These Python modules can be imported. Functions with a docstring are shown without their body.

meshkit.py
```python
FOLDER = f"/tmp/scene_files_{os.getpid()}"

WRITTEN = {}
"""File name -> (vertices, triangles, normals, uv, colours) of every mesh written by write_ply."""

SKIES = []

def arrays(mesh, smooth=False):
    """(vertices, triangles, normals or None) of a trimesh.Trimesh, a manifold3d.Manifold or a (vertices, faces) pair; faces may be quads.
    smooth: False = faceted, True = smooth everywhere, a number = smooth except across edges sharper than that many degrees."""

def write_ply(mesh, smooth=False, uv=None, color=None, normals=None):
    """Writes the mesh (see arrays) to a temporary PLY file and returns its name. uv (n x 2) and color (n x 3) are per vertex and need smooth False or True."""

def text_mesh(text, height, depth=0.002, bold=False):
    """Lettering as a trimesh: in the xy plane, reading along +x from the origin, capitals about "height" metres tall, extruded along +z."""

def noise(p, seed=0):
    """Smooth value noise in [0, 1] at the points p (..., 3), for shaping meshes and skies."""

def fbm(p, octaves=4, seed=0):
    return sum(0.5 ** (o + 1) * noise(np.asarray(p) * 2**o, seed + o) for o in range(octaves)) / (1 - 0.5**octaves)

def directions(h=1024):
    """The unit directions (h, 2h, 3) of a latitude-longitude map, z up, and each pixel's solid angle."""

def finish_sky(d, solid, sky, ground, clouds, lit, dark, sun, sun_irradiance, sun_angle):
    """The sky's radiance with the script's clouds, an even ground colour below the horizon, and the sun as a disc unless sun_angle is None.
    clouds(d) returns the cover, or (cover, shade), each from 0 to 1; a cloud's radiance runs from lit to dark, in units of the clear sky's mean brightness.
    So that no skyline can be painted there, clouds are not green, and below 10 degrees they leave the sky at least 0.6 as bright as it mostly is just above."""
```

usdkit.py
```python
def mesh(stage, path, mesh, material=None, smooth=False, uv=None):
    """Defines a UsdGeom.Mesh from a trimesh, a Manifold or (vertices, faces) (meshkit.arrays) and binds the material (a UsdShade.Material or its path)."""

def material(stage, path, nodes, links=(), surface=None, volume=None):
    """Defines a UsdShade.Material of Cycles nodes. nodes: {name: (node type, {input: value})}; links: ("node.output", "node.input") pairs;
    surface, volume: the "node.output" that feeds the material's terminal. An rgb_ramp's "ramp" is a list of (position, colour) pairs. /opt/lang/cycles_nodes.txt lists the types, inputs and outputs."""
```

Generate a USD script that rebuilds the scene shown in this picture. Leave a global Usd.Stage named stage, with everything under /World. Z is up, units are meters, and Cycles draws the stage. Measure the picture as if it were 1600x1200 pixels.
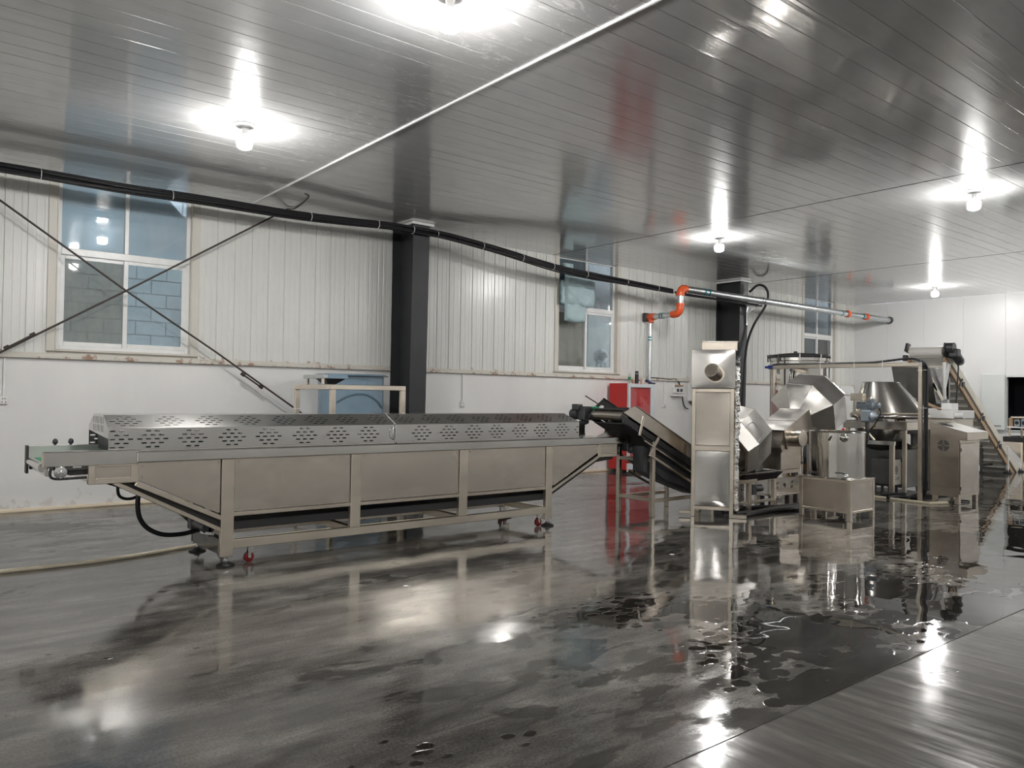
import math, random
import numpy as np, trimesh
from shapely.geometry import Polygon, Point, LineString
from shapely import affinity
from shapely.ops import unary_union
from pxr import Usd, UsdGeom, UsdShade, UsdLux, Gf, Sdf
import usdkit, meshkit

stage = Usd.Stage.CreateInMemory()
UsdGeom.SetStageUpAxis(stage, 'Z')
UsdGeom.SetStageMetersPerUnit(stage, 1.0)
UsdGeom.Xform.Define(stage, '/World')
UsdGeom.Scope.Define(stage, '/World/Looks')
rng = random.Random(7)
PI = math.pi

# ------------------------------------------------------------------ camera, sky, lamps, exposure
CAM_H = 1.55
YAW, PITCH, ROLL = math.radians(38.8147), math.radians(0.8461), math.radians(0.8706)
F_PX = 1210.24
cam = UsdGeom.Camera.Define(stage, '/World/camera')
_f = np.array([math.sin(YAW) * math.cos(PITCH), math.cos(YAW) * math.cos(PITCH), math.sin(PITCH)])
_r = np.array([math.cos(YAW), -math.sin(YAW), 0.0])
_u = np.cross(_r, _f)
_r, _u = math.cos(ROLL) * _r + math.sin(ROLL) * _u, -math.sin(ROLL) * _r + math.cos(ROLL) * _u
cam.AddTransformOp().Set(Gf.Matrix4d(*_r, 0, *_u, 0, *(-_f), 0, 0, 0, CAM_H, 1))
cam.CreateHorizontalApertureAttr(36.0)
cam.CreateVerticalApertureAttr(27.0)
cam.CreateFocalLengthAttr(36.0 * F_PX / 1600.0)
cam.CreateClippingRangeAttr(Gf.Vec2f(0.05, 500.0))
cam.CreateExposureAttr(EXPOSURE := 3.5)
LAMP_POWER = 62.0            # emission of the lamp bulbs
dome = UsdLux.DomeLight.Define(stage, '/World/evening_sky')
dome.CreateIntensityAttr(0.14)
dome.CreateColorAttr(Gf.Vec3f(0.88, 0.94, 1.0))

# room: x runs along the long wall, y towards it, z up; the camera stands at the origin
W, H, LEDGE = 11.417, 4.333, 1.974
XL, XR, YF = -8.0, 22.036, -8.5
SEAMS = [-1.9, 4.128, 10.158, 16.148, XR]
LAMPS = [(2.99, 4.467), (2.84, 8.044), (11.08, 8.142), (11.06, 4.12), (19.545, 8.128), (19.545, 4.15)]
LAMPS_OUT = [(-5.3, 8.1), (-5.3, 4.3), (-5.3, 0.3), (2.95, 0.3), (11.07, 0.2), (19.5, 0.2), (2.95, -4.0), (11.07, -4.0), (19.5, -4.0), (-5.3, -4.0)]

# ------------------------------------------------------------------ material graphs
class G:
    def __init__(s): s.n, s.l, s.k = {}, [], 0
    def __call__(s, kind, _out=None, **inp):
        s.k += 1; name = f'n{s.k}'; plain = {}
        for k, v in inp.items():
            if isinstance(v, str) and v.startswith('@'): s.l.append((v[1:], f'{name}.{k}'))
            else: plain[k] = v
        s.n[name] = (kind, plain)
        return f'@{name}.{_out}' if _out else name
    def math(s, op, a, b=0.5, c=0.0, clamp=False):
        return s('math', 'value', math_type=op, value1=a, value2=b, value3=c, use_clamp=clamp)
    def step(s, v, a, b, to0=0.0, to1=1.0):
        return s('map_range', 'result', range_type='smoothstep', value=v, from_min=a, from_max=b, to_min=to0, to_max=to1, clamp=True)
    def noise(s, vec, scale, detail=3.0, rough=0.5, dist=0.0):
        return s('noise_texture', 'fac', vector=vec, scale=scale, detail=detail, roughness=rough, distortion=dist)
    def mapv(s, vec, scale=(1, 1, 1), rot=(0, 0, 0), loc=(0, 0, 0)):
        return s('mapping', 'vector', vector=vec, scale=scale, rotation=rot, location=loc)
    def mix(s, fac, a, b):
        return s('mix_color', 'result', fac=fac, a=a, b=b)
    def ramp(s, fac, stops):
        return s('rgb_ramp', 'color', ramp=stops, fac=fac)
    def done(s, name, surface):
        return usdkit.material(stage, '/World/Looks/' + name, s.n, s.l, surface=surface.lstrip('@'))

def plain(name, color, rough=0.5, metal=0.0, var=0.0, vscale=6.0, bump=0.0, bscale=30.0, spec=0.5, coat=0.0):
    g = G(); pos = g('geometry', 'position'); kw = {}
    col = tuple(color)
    if var:
        nz = g.noise(pos, vscale, 4.0, 0.6)
        col = g.ramp(nz, [(0.25, tuple(c * (1 - var) for c in color)), (0.75, tuple(min(1, c * (1 + var)) for c in color))])
    if bump:
        nb = g.noise(pos, bscale, 3.0)
        kw['normal'] = g('bump', 'normal', height=nb, strength=bump, distance=0.02)
    p = g('principled_bsdf', 'BSDF', base_color=col, roughness=rough, metallic=metal, specular_ior_level=spec, coat_weight=coat, **kw)
    return g.done(name, p)

def steel(name, color, rough, wave=0.12, wscale=1.0, brush=True, rvar=0.03, stretch=(1, 1, 1)):
    """Stainless sheet: gently uneven so that reflections wander, with faint brushing and smears."""
    g = G(); pos = g('geometry', 'position')
    big = g.noise(g.mapv(pos, stretch), wscale, 1.0, 0.4)
    smear = g.noise(g.mapv(pos, (0.8, 0.8, 1.6)), 1.2, 3.0, 0.5)
    ro = g('map_range', 'result', value=smear, from_min=0.35, from_max=0.65, to_min=max(0.02, rough - rvar), to_max=rough + rvar, clamp=True)
    nrm = g('bump', 'normal', height=big, strength=wave, distance=0.14)
    p = g('principled_bsdf', 'BSDF', base_color=color, roughness=ro, metallic=1.0, normal=nrm)
    return g.done(name, p)

M = {}
M['steel'] = steel('satin_steel', (0.67, 0.61, 0.54), 0.24)
M['steel_frame'] = steel('frame_steel', (0.71, 0.64, 0.545), 0.30, wave=0.05)
M['steel_bright'] = steel('bright_steel', (0.68, 0.66, 0.63), 0.14, wave=0.14)
M['steel_mirror'] = steel('mirror_steel', (0.68, 0.66, 0.62), 0.05, wave=0.08)
M['steel_hood'] = steel('hood_steel', (0.64, 0.63, 0.61), 0.15, wave=0.08)
M['steel_vat'] = steel('vat_steel', (0.68, 0.66, 0.62), 0.11, wave=0.30, wscale=1.0, stretch=(7, 7, 0.12))
M['steel_mouth'] = steel('mouth_steel', (0.60, 0.58, 0.55), 0.42, wave=0.3, wscale=2.0)
M['steel_cone'] = steel('cone_steel', (0.66, 0.64, 0.60), 0.13, wave=0.06)
M['steel_drum'] = steel('drum_steel', (0.64, 0.62, 0.59), 0.27, wave=0.42, wscale=2.2)
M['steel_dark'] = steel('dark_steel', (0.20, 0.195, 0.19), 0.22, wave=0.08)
M['guard_steel'] = plain('guard_steel', (0.62, 0.61, 0.59), 0.5, 0.6)
M['chrome'] = plain('chrome', (0.75, 0.75, 0.75), 0.12, 1.0)
M['galvanised'] = plain('galvanised', (0.62, 0.65, 0.66), 0.33, 1.0, var=0.12, vscale=14)
M['foil'] = plain('foil', (0.78, 0.77, 0.75), 0.14, 1.0, bump=0.9, bscale=38)
M['black'] = plain('black_rubber', (0.018, 0.018, 0.019), 0.45)
M['black_cable'] = plain('black_cable', (0.012, 0.012, 0.014), 0.38)
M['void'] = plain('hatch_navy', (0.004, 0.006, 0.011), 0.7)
M['column'] = plain('column_paint', (0.028, 0.030, 0.033), 0.5, var=0.15, vscale=3)
M['rod'] = plain('rod_paint', (0.045, 0.035, 0.03), 0.5)
M['white'] = plain('white_plastic', (0.80, 0.80, 0.79), 0.35)
M['white_frame'] = plain('window_white', (0.76, 0.76, 0.75), 0.32, var=0.05)
M['cream'] = plain('cream_paint', (0.66, 0.62, 0.53), 0.35)
M['beige_trim'] = None
M['red'] = plain('red_paint', (0.56, 0.015, 0.012), 0.3)
M['poster'] = plain('cooler_poster', (0.72, 0.05, 0.06), 0.5, var=0.25, vscale=2.5)
M['red_wheel'] = plain('red_wheel', (0.16, 0.008, 0.008), 0.35)
M['orange'] = plain('orange_fitting', (0.74, 0.11, 0.03), 0.38)
M['green'] = plain('green_belt', (0.0, 0.24, 0.10), 0.45)
M['teal'] = plain('teal_band', (0.0, 0.18, 0.22), 0.5)
M['white_belt'] = plain('white_belt', (0.70, 0.68, 0.64), 0.5)
M['blue_plastic'] = plain('blue_plastic', (0.19, 0.275, 0.35), 0.22, var=0.12, vscale=2)
M['motor_blue'] = plain('motor_blue_grey', (0.36, 0.41, 0.46), 0.35, 0.4)
M['motor_dark'] = plain('motor_dark', (0.06, 0.06, 0.065), 0.4, 0.3)
M['navy'] = plain('navy_plastic', (0.01, 0.02, 0.12), 0.4)
M['yellow'] = plain('amber_plastic', (0.65, 0.28, 0.02), 0.4)
M['hose'] = plain('pale_hose', (0.56, 0.50, 0.38), 0.45, var=0.12, vscale=9)
M['fridge_white'] = plain('fridge_silver', (0.62, 0.66, 0.69), 0.3, 0.1)
M['brass'] = plain('brass', (0.5, 0.33, 0.12), 0.3, 1.0)
M['tan'] = plain('tan_guide', (0.42, 0.29, 0.18), 0.5)
M['lamp_body'] = plain('lamp_ceramic', (0.62, 0.62, 0.62), 0.35)
M['cloth'] = plain('teal_grey_tarp', (0.36, 0.47, 0.50), 0.55, var=0.1, vscale=5, bump=0.25, bscale=45)
M['far_wall'] = plain('far_wall_panel', (0.74, 0.74, 0.74), 0.34, bump=0.03, bscale=1.2)
M['leaf'] = plain('door_leaf', (0.66, 0.69, 0.68), 0.3)
M['plain_wall'] = plain('plain_wall', (0.76, 0.76, 0.75), 0.6)
M['dark_hull'] = plain('dark_hull', (0.10, 0.10, 0.10), 0.6)
M['block'] = plain('grey_block', (0.46, 0.50, 0.52), 0.8, var=0.1, vscale=9, bump=0.4, bscale=60)
M['mortar'] = plain('mortar', (0.34, 0.36, 0.37), 0.9)
M['brown_sheet'] = plain('brown_sheet', (0.46, 0.39, 0.32), 0.6, var=0.25, vscale=4)
M['grey_sheet'] = plain('grey_sheet', (0.34, 0.36, 0.365), 0.5, var=0.2, vscale=2)

def bulb_mat(name, color, power):
    """LED bulb: its diodes face down, so the glowing cover is brighter below than round its side."""
    g = G(); nz = f"@{g('separate_xyz', vector='@' + g('geometry') + '.true_normal')}.z"
    st = g('map_range', 'result', value=nz, from_min=-1.0, from_max=0.2, to_min=power * 1.35, to_max=power * 0.62, clamp=True)
    e = g('emission', 'emission', color=color, strength=st)
    return g.done(name, e)
M['bulb'] = bulb_mat('bulb_glow', (1.0, 0.985, 0.955), LAMP_POWER)

def pane_mat(name, tint, dust, dust_color, gloss=1.0):
    g = G(); pos = g('geometry', 'position')
    tr = g('transparent_bsdf', 'BSDF', color=tint)
    nz = g.noise(g.mapv(pos, (1.5, 1.5, 0.6)), 3.0, 5.0, 0.65)
    fac = g('map_range', 'result', value=nz, from_min=0.35, from_max=0.7, to_min=dust * 0.6, to_max=dust * 1.4, clamp=True)
    df = g('diffuse_bsdf', 'BSDF', color=dust_color)
    a = g('mix_closure', 'closure', fac=fac, closure1=tr, closure2=df)
    gl = g('glossy_bsdf', 'BSDF', color=(gloss, gloss, gloss), roughness=0.02)
    fr = g('fresnel', 'fac', IOR=1.6)          # the rear faces of a thin pane do not reflect again
    fr = g.math('multiply', fr, g.math('subtract', 1.0, g('geometry', 'backfacing')))
    b = g('mix_closure', 'closure', fac=fr, closure1=a, closure2=gl)
    return g.done(name, b)
M['pane_clear'] = pane_mat('pane_blue_tint', (0.80, 0.85, 0.87), 0.10, (0.5, 0.54, 0.56))
M['pane_hazy'] = pane_mat('pane_hazy', (0.85, 0.9, 0.93), 0.30, (0.62, 0.68, 0.72))
M['pane_dusty'] = pane_mat('pane_dusty', (0.66, 0.68, 0.66), 0.3, (0.42, 0.43, 0.41))
M['pane_dark'] = pane_mat('pane_dark', (0.55, 0.58, 0.6), 0.1, (0.4, 0.42, 0.43))
M['pane_red'] = pane_mat('pane_fridge', (0.9, 0.84, 0.84), 0.08, (0.4, 0.25, 0.25))
M['wrap'] = plain('grey_wrap', (0.30, 0.31, 0.32), 0.3, var=0.4, vscale=18, bump=0.6, bscale=30)
M['film'] = plain('blue_film', (0.52, 0.72, 0.82), 0.25, var=0.2, vscale=1.6, bump=0.3, bscale=4)
M['bottle_clear'] = pane_mat('bottle_plastic', (0.85, 0.93, 0.9), 0.05, (0.7, 0.8, 0.75))

# floor: power-floated grey concrete, hosed down, with standing water towards the right
def floor_mat():
    g = G(); pos = g('geometry', 'position')
    sx = g('separate_xyz', vector=pos); X, Y = f'@{sx}.x', f'@{sx}.y'
    mott = g.noise(pos, 0.55, 6.0, 0.62)
    streak = g.noise(g.mapv(pos, (0.45, 3.6, 1), (0, 0, 0.08)), 1.3, 7.0, 0.66)
    blot = g.noise(g.mapv(pos, (0.8, 1.6, 1)), 2.6, 5.0, 0.6)
    grain = g.noise(pos, 70.0, 3.0, 0.65)
    v = g.math('add', g.math('multiply', mott, 0.40), g.math('add', g.math('multiply', streak, 0.33), g.math('multiply', blot, 0.27)))
    v = g.math('multiply_add', grain, 0.22, g.math('subtract', v, 0.11))
    dry = g.ramp(v, [(0.36, (0.026, 0.0245, 0.022)), (0.44, (0.055, 0.0515, 0.047)), (0.50, (0.090, 0.085, 0.078)), (0.56, (0.135, 0.127, 0.116)), (0.65, (0.22, 0.208, 0.19))])
    # pale trowel and wheel marks running along the room
    marks = g.noise(g.mapv(pos, (0.16, 5.5, 1), (0, 0, 0.14)), 1.7, 4.0, 0.5)
    dry = g.mix(g.math('multiply', g.step(marks, 0.66, 0.74), 0.55), dry, (0.20, 0.188, 0.165))
    # dark damp stains
    stain = g.noise(g.mapv(pos, (1.0, 1.9, 1)), 1.7, 5.0, 0.55, 0.35)
    stainbias = g.math('multiply', g.math('multiply', g.step(X, 1.2, 3.2), g.step(Y, 6.4, 3.0)), 0.12)
    back = g.math('multiply', g.step(Y, 7.3, 8.6), 0.09)
    st = g.step(g.math('add', g.math('add', stain, stainbias), back), 0.60, 0.66)
    dry = g.mix(g.math('multiply', st, 0.68), dry, (0.022, 0.020, 0.016))
    # standing water
    cells = g('voronoi_texture', 'distance', vector=g.mapv(pos, (1.0, 1.5, 1)), scale=7.5, feature='f1')
    pn = g.noise(g.mapv(pos, (0.65, 1.0, 1)), 1.15, 6.0, 0.56, 0.3)
    body = g.math('multiply', g.step(X, 2.5, 4.3), g.math('multiply', g.step(Y, 2.10, 2.14), g.step(Y, 4.6, 2.7)))
    right = g.math('multiply', g.step(X, 6.0, 9.0), g.math('multiply', g.step(Y, 2.10, 2.14), g.step(Y, 7.0, 4.0)))
    rear = g.math('multiply', g.step(Y, 7.6, 8.6), 0.14)
    bias = g.math('add', g.math('multiply', body, 0.27), g.math('add', g.math('multiply', right, 0.17), rear))
    field = g.math('add', g.math('add', pn, bias), g.math('multiply', g.math('subtract', 0.5, cells), 0.24))
    wet = g.step(field, 0.672, 0.695)
    damp = g.step(field, 0.52, 0.70)
    # squeegeed strip nearest the camera (a separate pour, straight joint)
    jn = g.math('multiply_add', g.noise(pos, 3.0, 3.0), 0.04, -0.02)
    strip = g.step(g.math('add', Y, jn), 2.15, 2.11)
    brushed = g.noise(g.mapv(pos, (5.0, 0.6, 1), (0, 0, 0.6)), 2.4, 6.0, 0.65)
    sv = g.math('multiply_add', brushed, 0.5, g.math('multiply', mott, 0.5))
    scol = g.ramp(sv, [(0.36, (0.050, 0.0475, 0.043)), (0.50, (0.088, 0.084, 0.076)), (0.64, (0.145, 0.138, 0.125))])
    col = g.mix(strip, g.mix(g.math('multiply', wet, 0.90), dry, (0.0135, 0.012, 0.010)), scol)
    rdry = g('map_range', 'result', value=blot, from_min=0.3, from_max=0.7, to_min=0.06, to_max=0.165, clamp=True)
    rdry = g('mix_float', 'result', fac=g.step(X, 4.2, 7.0), a=rdry, b=g.math('multiply', rdry, 0.55))
    rdry = g.math('subtract', rdry, g.math('multiply', damp, 0.02))
    rdry = g('mix_float', 'result', fac=st, a=rdry, b=0.05)
    rough = g('mix_float', 'result', fac=wet, a=rdry, b=0.012)
    rough = g('mix_float', 'result', fac=strip, a=rough, b=g('map_range', 'result', value=brushed, from_min=0.3, from_max=0.7, to_min=0.07, to_max=0.19, clamp=True))
    hgt = g.math('add', g.noise(pos, 1.4, 2.0), g.math('multiply', g.math('multiply', blot, 0.12), g.math('subtract', 1.0, wet)))
    n1 = g('bump', 'normal', height=hgt, strength=0.16, distance=0.04)
    n2 = g('bump', 'normal', height=g.math('add', wet, g.math('multiply', brushed, g.math('multiply', strip, 0.6))), strength=0.22, distance=0.006, normal=n1)
    p = g('principled_bsdf', 'BSDF', base_color=col, roughness=rough, specular_ior_level=g('mix_float', 'result', fac=wet, a=0.46, b=0.17), normal=n2)
    return g.done('wet_concrete', p)
M['floor'] = floor_mat()

def ceiling_mat():
    g = G(); pos = g('geometry', 'position')
    sx = g('separate_xyz', vector=pos); X = f'@{sx}.x'
    sc = g.noise(g.mapv(pos, (0.5, 2.0, 1)), 3.0, 6.0, 0.65)
    col = g.ramp(sc, [(0.3, (0.43, 0.43, 0.43)), (0.7, (0.50, 0.50, 0.50))])
    # pale wiped smears beside the near joint, brownish ones towards the far right
    sm = g.noise(g.mapv(pos, (1.3, 3.0, 1)), 2.6, 7.0, 0.72, 1.6)
    band = g.math('multiply', g.step(X, 2.7, 3.8), g.step(X, 4.13, 4.10))
    col = g.mix(g.math('multiply', g.math('multiply', g.step(sm, 0.54, 0.66), band), 0.75), col, (0.80, 0.80, 0.80))
    band2 = g.math('multiply', g.step(X, 10.2, 12.5), g.step(X, 16.2, 15.0))
    col = g.mix(g.math('multiply', g.math('multiply', g.step(sm, 0.56, 0.70), band2), 0.45), col, (0.24, 0.22, 0.19))
    rip = g.noise(g.mapv(pos, (0.30, 24.0, 1)), 1.0, 3.0, 0.55)
    dent = g.noise(g.mapv(pos, (0.8, 2.2, 1)), 0.9, 2.0, 0.5)
    n = g('bump', 'normal', height=rip, strength=0.16, distance=0.010)
    n = g('bump', 'normal', height=dent, strength=0.06, distance=0.05, normal=n)
    ro = g('map_range', 'result', value=sc, from_min=0.3, from_max=0.7, to_min=0.045, to_max=0.10, clamp=True)
    p = g('principled_bsdf', 'BSDF', base_color=col, roughness=0.25, specular_ior_level=0.5, normal=n, coat_weight=1.0, coat_roughness=ro, coat_ior=1.75, coat_normal=n)
    return g.done('ceiling_board', p)
M['ceiling'] = ceiling_mat()

def painted(name, base, stain, z0, z1, amount, rough=0.5, gloss_stretch=None):
    """Painted sheet with rust or dirt that gathers near a height range."""
    g = G(); pos = g('geometry', 'position')
    z = f"@{g('separate_xyz', vector=pos)}.z"
    nz = g.noise(pos, 7.0, 6.0, 0.7)
    spots = g.noise(pos, 26.0, 4.0, 0.7)
    big = g.noise(g.mapv(pos, (1.0, 1.0, 0.35)), 1.4, 4.0, 0.6)
    lo = g.math('multiply', g.step(z, z1, z0), 0.22)
    m = g.step(g.math('add', nz, lo), 0.70, 0.80)
    m = g.math('maximum', g.math('multiply', m, amount), g.math('multiply', g.step(spots, 0.735, 0.77), amount * 0.7))
    col = g.ramp(big, [(0.3, tuple(c * 0.94 for c in base)), (0.7, base)])
    col = g.mix(m, col, stain)
    kw = {}
    if gloss_stretch:
        n = g.noise(g.mapv(pos, gloss_stretch), 1.0, 3.0, 0.5)
        kw['normal'] = g('bump', 'normal', height=n, strength=0.25, distance=0.01)
    p = g('principled_bsdf', 'BSDF', base_color=col, roughness=rough, **kw)
    return g.done(name, p)
M['cladding'] = painted('cladding_paint', (0.70, 0.70, 0.67), (0.22, 0.10, 0.05), 1.95, 2.12, 0.8, 0.27, (10, 10, 0.8))
M['beige_trim'] = painted('flashing_paint', (0.62, 0.59, 0.53), (0.25, 0.12, 0.06), 1.90, 2.10, 0.85, 0.4)
M['lower_wall'] = painted('lower_wall_paint', (0.78, 0.775, 0.76), (0.46, 0.42, 0.36), 0.0, 0.45, 0.45, 0.38)
M['cove'] = plain('cove_beige', (0.68, 0.58, 0.44), 0.5, var=0.12, vscale=4)

# ------------------------------------------------------------------ mesh helpers (world coordinates)
def cat(*ms):
    ms = [m for x in ms for m in (x if isinstance(x, (list, tuple)) else [x])]
    v, f, n = [], [], 0
    for m in ms:
        v.append(np.asarray(m.vertices)); f.append(np.asarray(m.faces) + n); n += len(m.vertices)
    return trimesh.Trimesh(np.vstack(v), np.vstack(f), process=False)
_cb = {}
def _unit_cb(hx, hy, hz, b):
    pts = []
    for sx in (-1, 1):
        for sy in (-1, 1):
            for sz in (-1, 1):
                pts += [(sx * hx, sy * (hy - b), sz * (hz - b)), (sx * (hx - b), sy * hy, sz * (hz - b)), (sx * (hx - b), sy * (hy - b), sz * hz)]
    if 'f' not in _cb:
        h = trimesh.convex.convex_hull(np.array([(x, y, z) for x, y, z in [tuple(p) for p in _cb_pts()]]))
        src = np.array(_cb_pts()); idx = [int(np.argmin(np.abs(src - v).sum(1))) for v in h.vertices]
        _cb['f'] = np.array(idx)[h.faces]
    return trimesh.Trimesh(np.array(pts), _cb['f'].copy(), process=False)
def _cb_pts():
    o = []
    for sx in (-1, 1):
        for sy in (-1, 1):
            for sz in (-1, 1):
                o += [(sx, sy * .8, sz * .8), (sx * .8, sy, sz * .8), (sx * .8, sy * .8, sz)]
    return o
def box(x0, x1, y0, y1, z0, z1, b=0.004):
    x0, x1 = min(x0, x1), max(x0, x1); y0, y1 = min(y0, y1), max(y0, y1); z0, z1 = min(z0, z1), max(z0, z1)
    b = min(b, (x1 - x0) * .3, (y1 - y0) * .3, (z1 - z0) * .3)
    m = _unit_cb((x1 - x0) / 2, (y1 - y0) / 2, (z1 - z0) / 2, b)
    m.vertices += [(x0 + x1) / 2, (y0 + y1) / 2, (z0 + z1) / 2]
    return m
def frame_of(d, up=(0, 0, 1)):
    d = np.asarray(d, float); d = d / np.linalg.norm(d)
    up = np.asarray(up, float)
    if abs(d @ up) > 0.98: up = np.array([0, 1.0, 0])
    s = np.cross(d, up); s /= np.linalg.norm(s)
    return d, s, np.cross(s, d)
def beam(p0, p1, w=0.05, h=None, up=(0, 0, 1), b=0.004):
    """A rectangular bar from p0 to p1: w across, h along 'up'."""
    h = h or w; p0, p1 = np.asarray(p0, float), np.asarray(p1, float); L = np.linalg.norm(p1 - p0)
    d, s, u = frame_of(p1 - p0, up)
    m = _unit_cb(L / 2, w / 2, h / 2, min(b, w * .3, h * .3))
    m.vertices = m.vertices @ np.array([d, s, u]) + (p0 + p1) / 2
    return m
def tube(path, r, n=10, closed=False, caps=True):
    p = np.asarray(path, float); k = len(p); r = np.broadcast_to(r, (k,))
    t = np.gradient(p, axis=0)
    if closed: t = np.roll(p, -1, 0) - np.roll(p, 1, 0)
    t /= np.linalg.norm(t, axis=1, keepdims=True) + 1e-12
    a = np.zeros_like(p); ref = np.array([0, 0, 1.0]) if abs(t[0, 2]) < .9 else np.array([1.0, 0, 0])
    a0 = np.cross(t[0], ref); a[0] = a0 / np.linalg.norm(a0)
    for i in range(1, k):
        v = a[i - 1] - t[i] * (a[i - 1] @ t[i]); a[i] = v / (np.linalg.norm(v) + 1e-12)
    bb = np.cross(t, a); an = np.arange(n) * 2 * PI / n
    v = p[:, None] + r[:, None, None] * (np.cos(an)[None, :, None] * a[:, None] + np.sin(an)[None, :, None] * bb[:, None])
    f = []
    for i in range(k if closed else k - 1):
        j = (i + 1) % k
        for q in range(n):
            q2 = (q + 1) % n
            f += [(i * n + q, i * n + q2, j * n + q2), (i * n + q, j * n + q2, j * n + q)]
    v = v.reshape(-1, 3)
    if caps and not closed:
        v = np.vstack([v, p[0], p[-1]]); c0, c1 = len(v) - 2, len(v) - 1
        for q in range(n):
            q2 = (q + 1) % n
            f += [(c0, q2, q), (c1, (k - 1) * n + q, (k - 1) * n + q2)]
    return trimesh.Trimesh(v, np.array(f), process=False)
def cyl(p0, p1, r, n=20, r1=None):
    p0, p1 = np.asarray(p0, float), np.asarray(p1, float)
    return tube([p0, p1], [r, r if r1 is None else r1], n)
def smooth_path(pts, k=8):
    """Catmull-Rom through pts."""
    p = np.asarray(pts, float); p = np.vstack([2 * p[0] - p[1], p, 2 * p[-1] - p[-2]]); o = []
    for i in range(1, len(p) - 2):
        for t in np.linspace(0, 1, k, endpoint=False):
            a, b, c, d = p[i - 1:i + 3]
            o.append(0.5 * (2 * b + (c - a) * t + (2 * a - 5 * b + 4 * c - d) * t * t + (3 * b - a - 3 * c + d) * t ** 3))
    return np.vstack([o, p[-2]])
def lathe(c, prof, n=40, axis=(0, 0, 1)):
    """prof: (radius, height) pairs from bottom to top, turned about axis at c."""
    d, s, u = frame_of(axis); an = np.arange(n) * 2 * PI / n; c = np.asarray(c, float)
    v = np.array([c + d * h + r * (math.cos(a) * s + math.sin(a) * u) for r, h in prof for a in an]); f = []
    for i in range(len(prof) - 1):
        for q in range(n):
            q2 = (q + 1) % n
            f += [(i * n + q, i * n + q2, (i + 1) * n + q2), (i * n + q, (i + 1) * n + q2, (i + 1) * n + q)]
    v = np.vstack([v, c + d * prof[0][1], c + d * prof[-1][1]]); a0, a1 = len(v) - 2, len(v) - 1
    for q in range(n):
        q2 = (q + 1) % n
        f += [(a0, q2, q), (a1, (len(prof) - 1) * n + q, (len(prof) - 1) * n + q2)]
    m = trimesh.Trimesh(v, np.array(f), process=False)
    m.faces = m.faces[:, ::-1] if m.volume < 0 else m.faces
    return m
def extrude2d(poly, org, e1, e2, t):
    """A shapely polygon in the plane org + a*e1 + b*e2, given thickness t (centred)."""
    e1, e2 = np.asarray(e1, float), np.asarray(e2, float); n = np.cross(e1, e2); n /= np.linalg.norm(n); out = []
    for g in getattr(poly, 'geoms', [poly]):
        m = trimesh.creation.extrude_polygon(g, t, engine='earcut'); v = np.asarray(m.vertices)
        m.vertices = np.asarray(org, float) + v[:, :1] * e1 + v[:, 1:2] * e2 + (v[:, 2:] - t / 2) * n
        out.append(m)
    return cat(out)
def plate(pts, t=0.004):
    """A flat sheet through planar points in order."""
    p = np.asarray(pts, float); e1 = p[1] - p[0]; e1 /= np.linalg.norm(e1)
    n = sum(np.cross(p[i] - p[0], p[i + 1] - p[0]) for i in range(1, len(p) - 1)); n /= np.linalg.norm(n)
    e2 = np.cross(n, e1); q = np.stack([(p - p[0]) @ e1, (p - p[0]) @ e2], 1)
    return extrude2d(Polygon(q), p[0], e1, e2, t)
def hull(pts):
    return trimesh.convex.convex_hull(np.asarray(pts, float))
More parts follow.
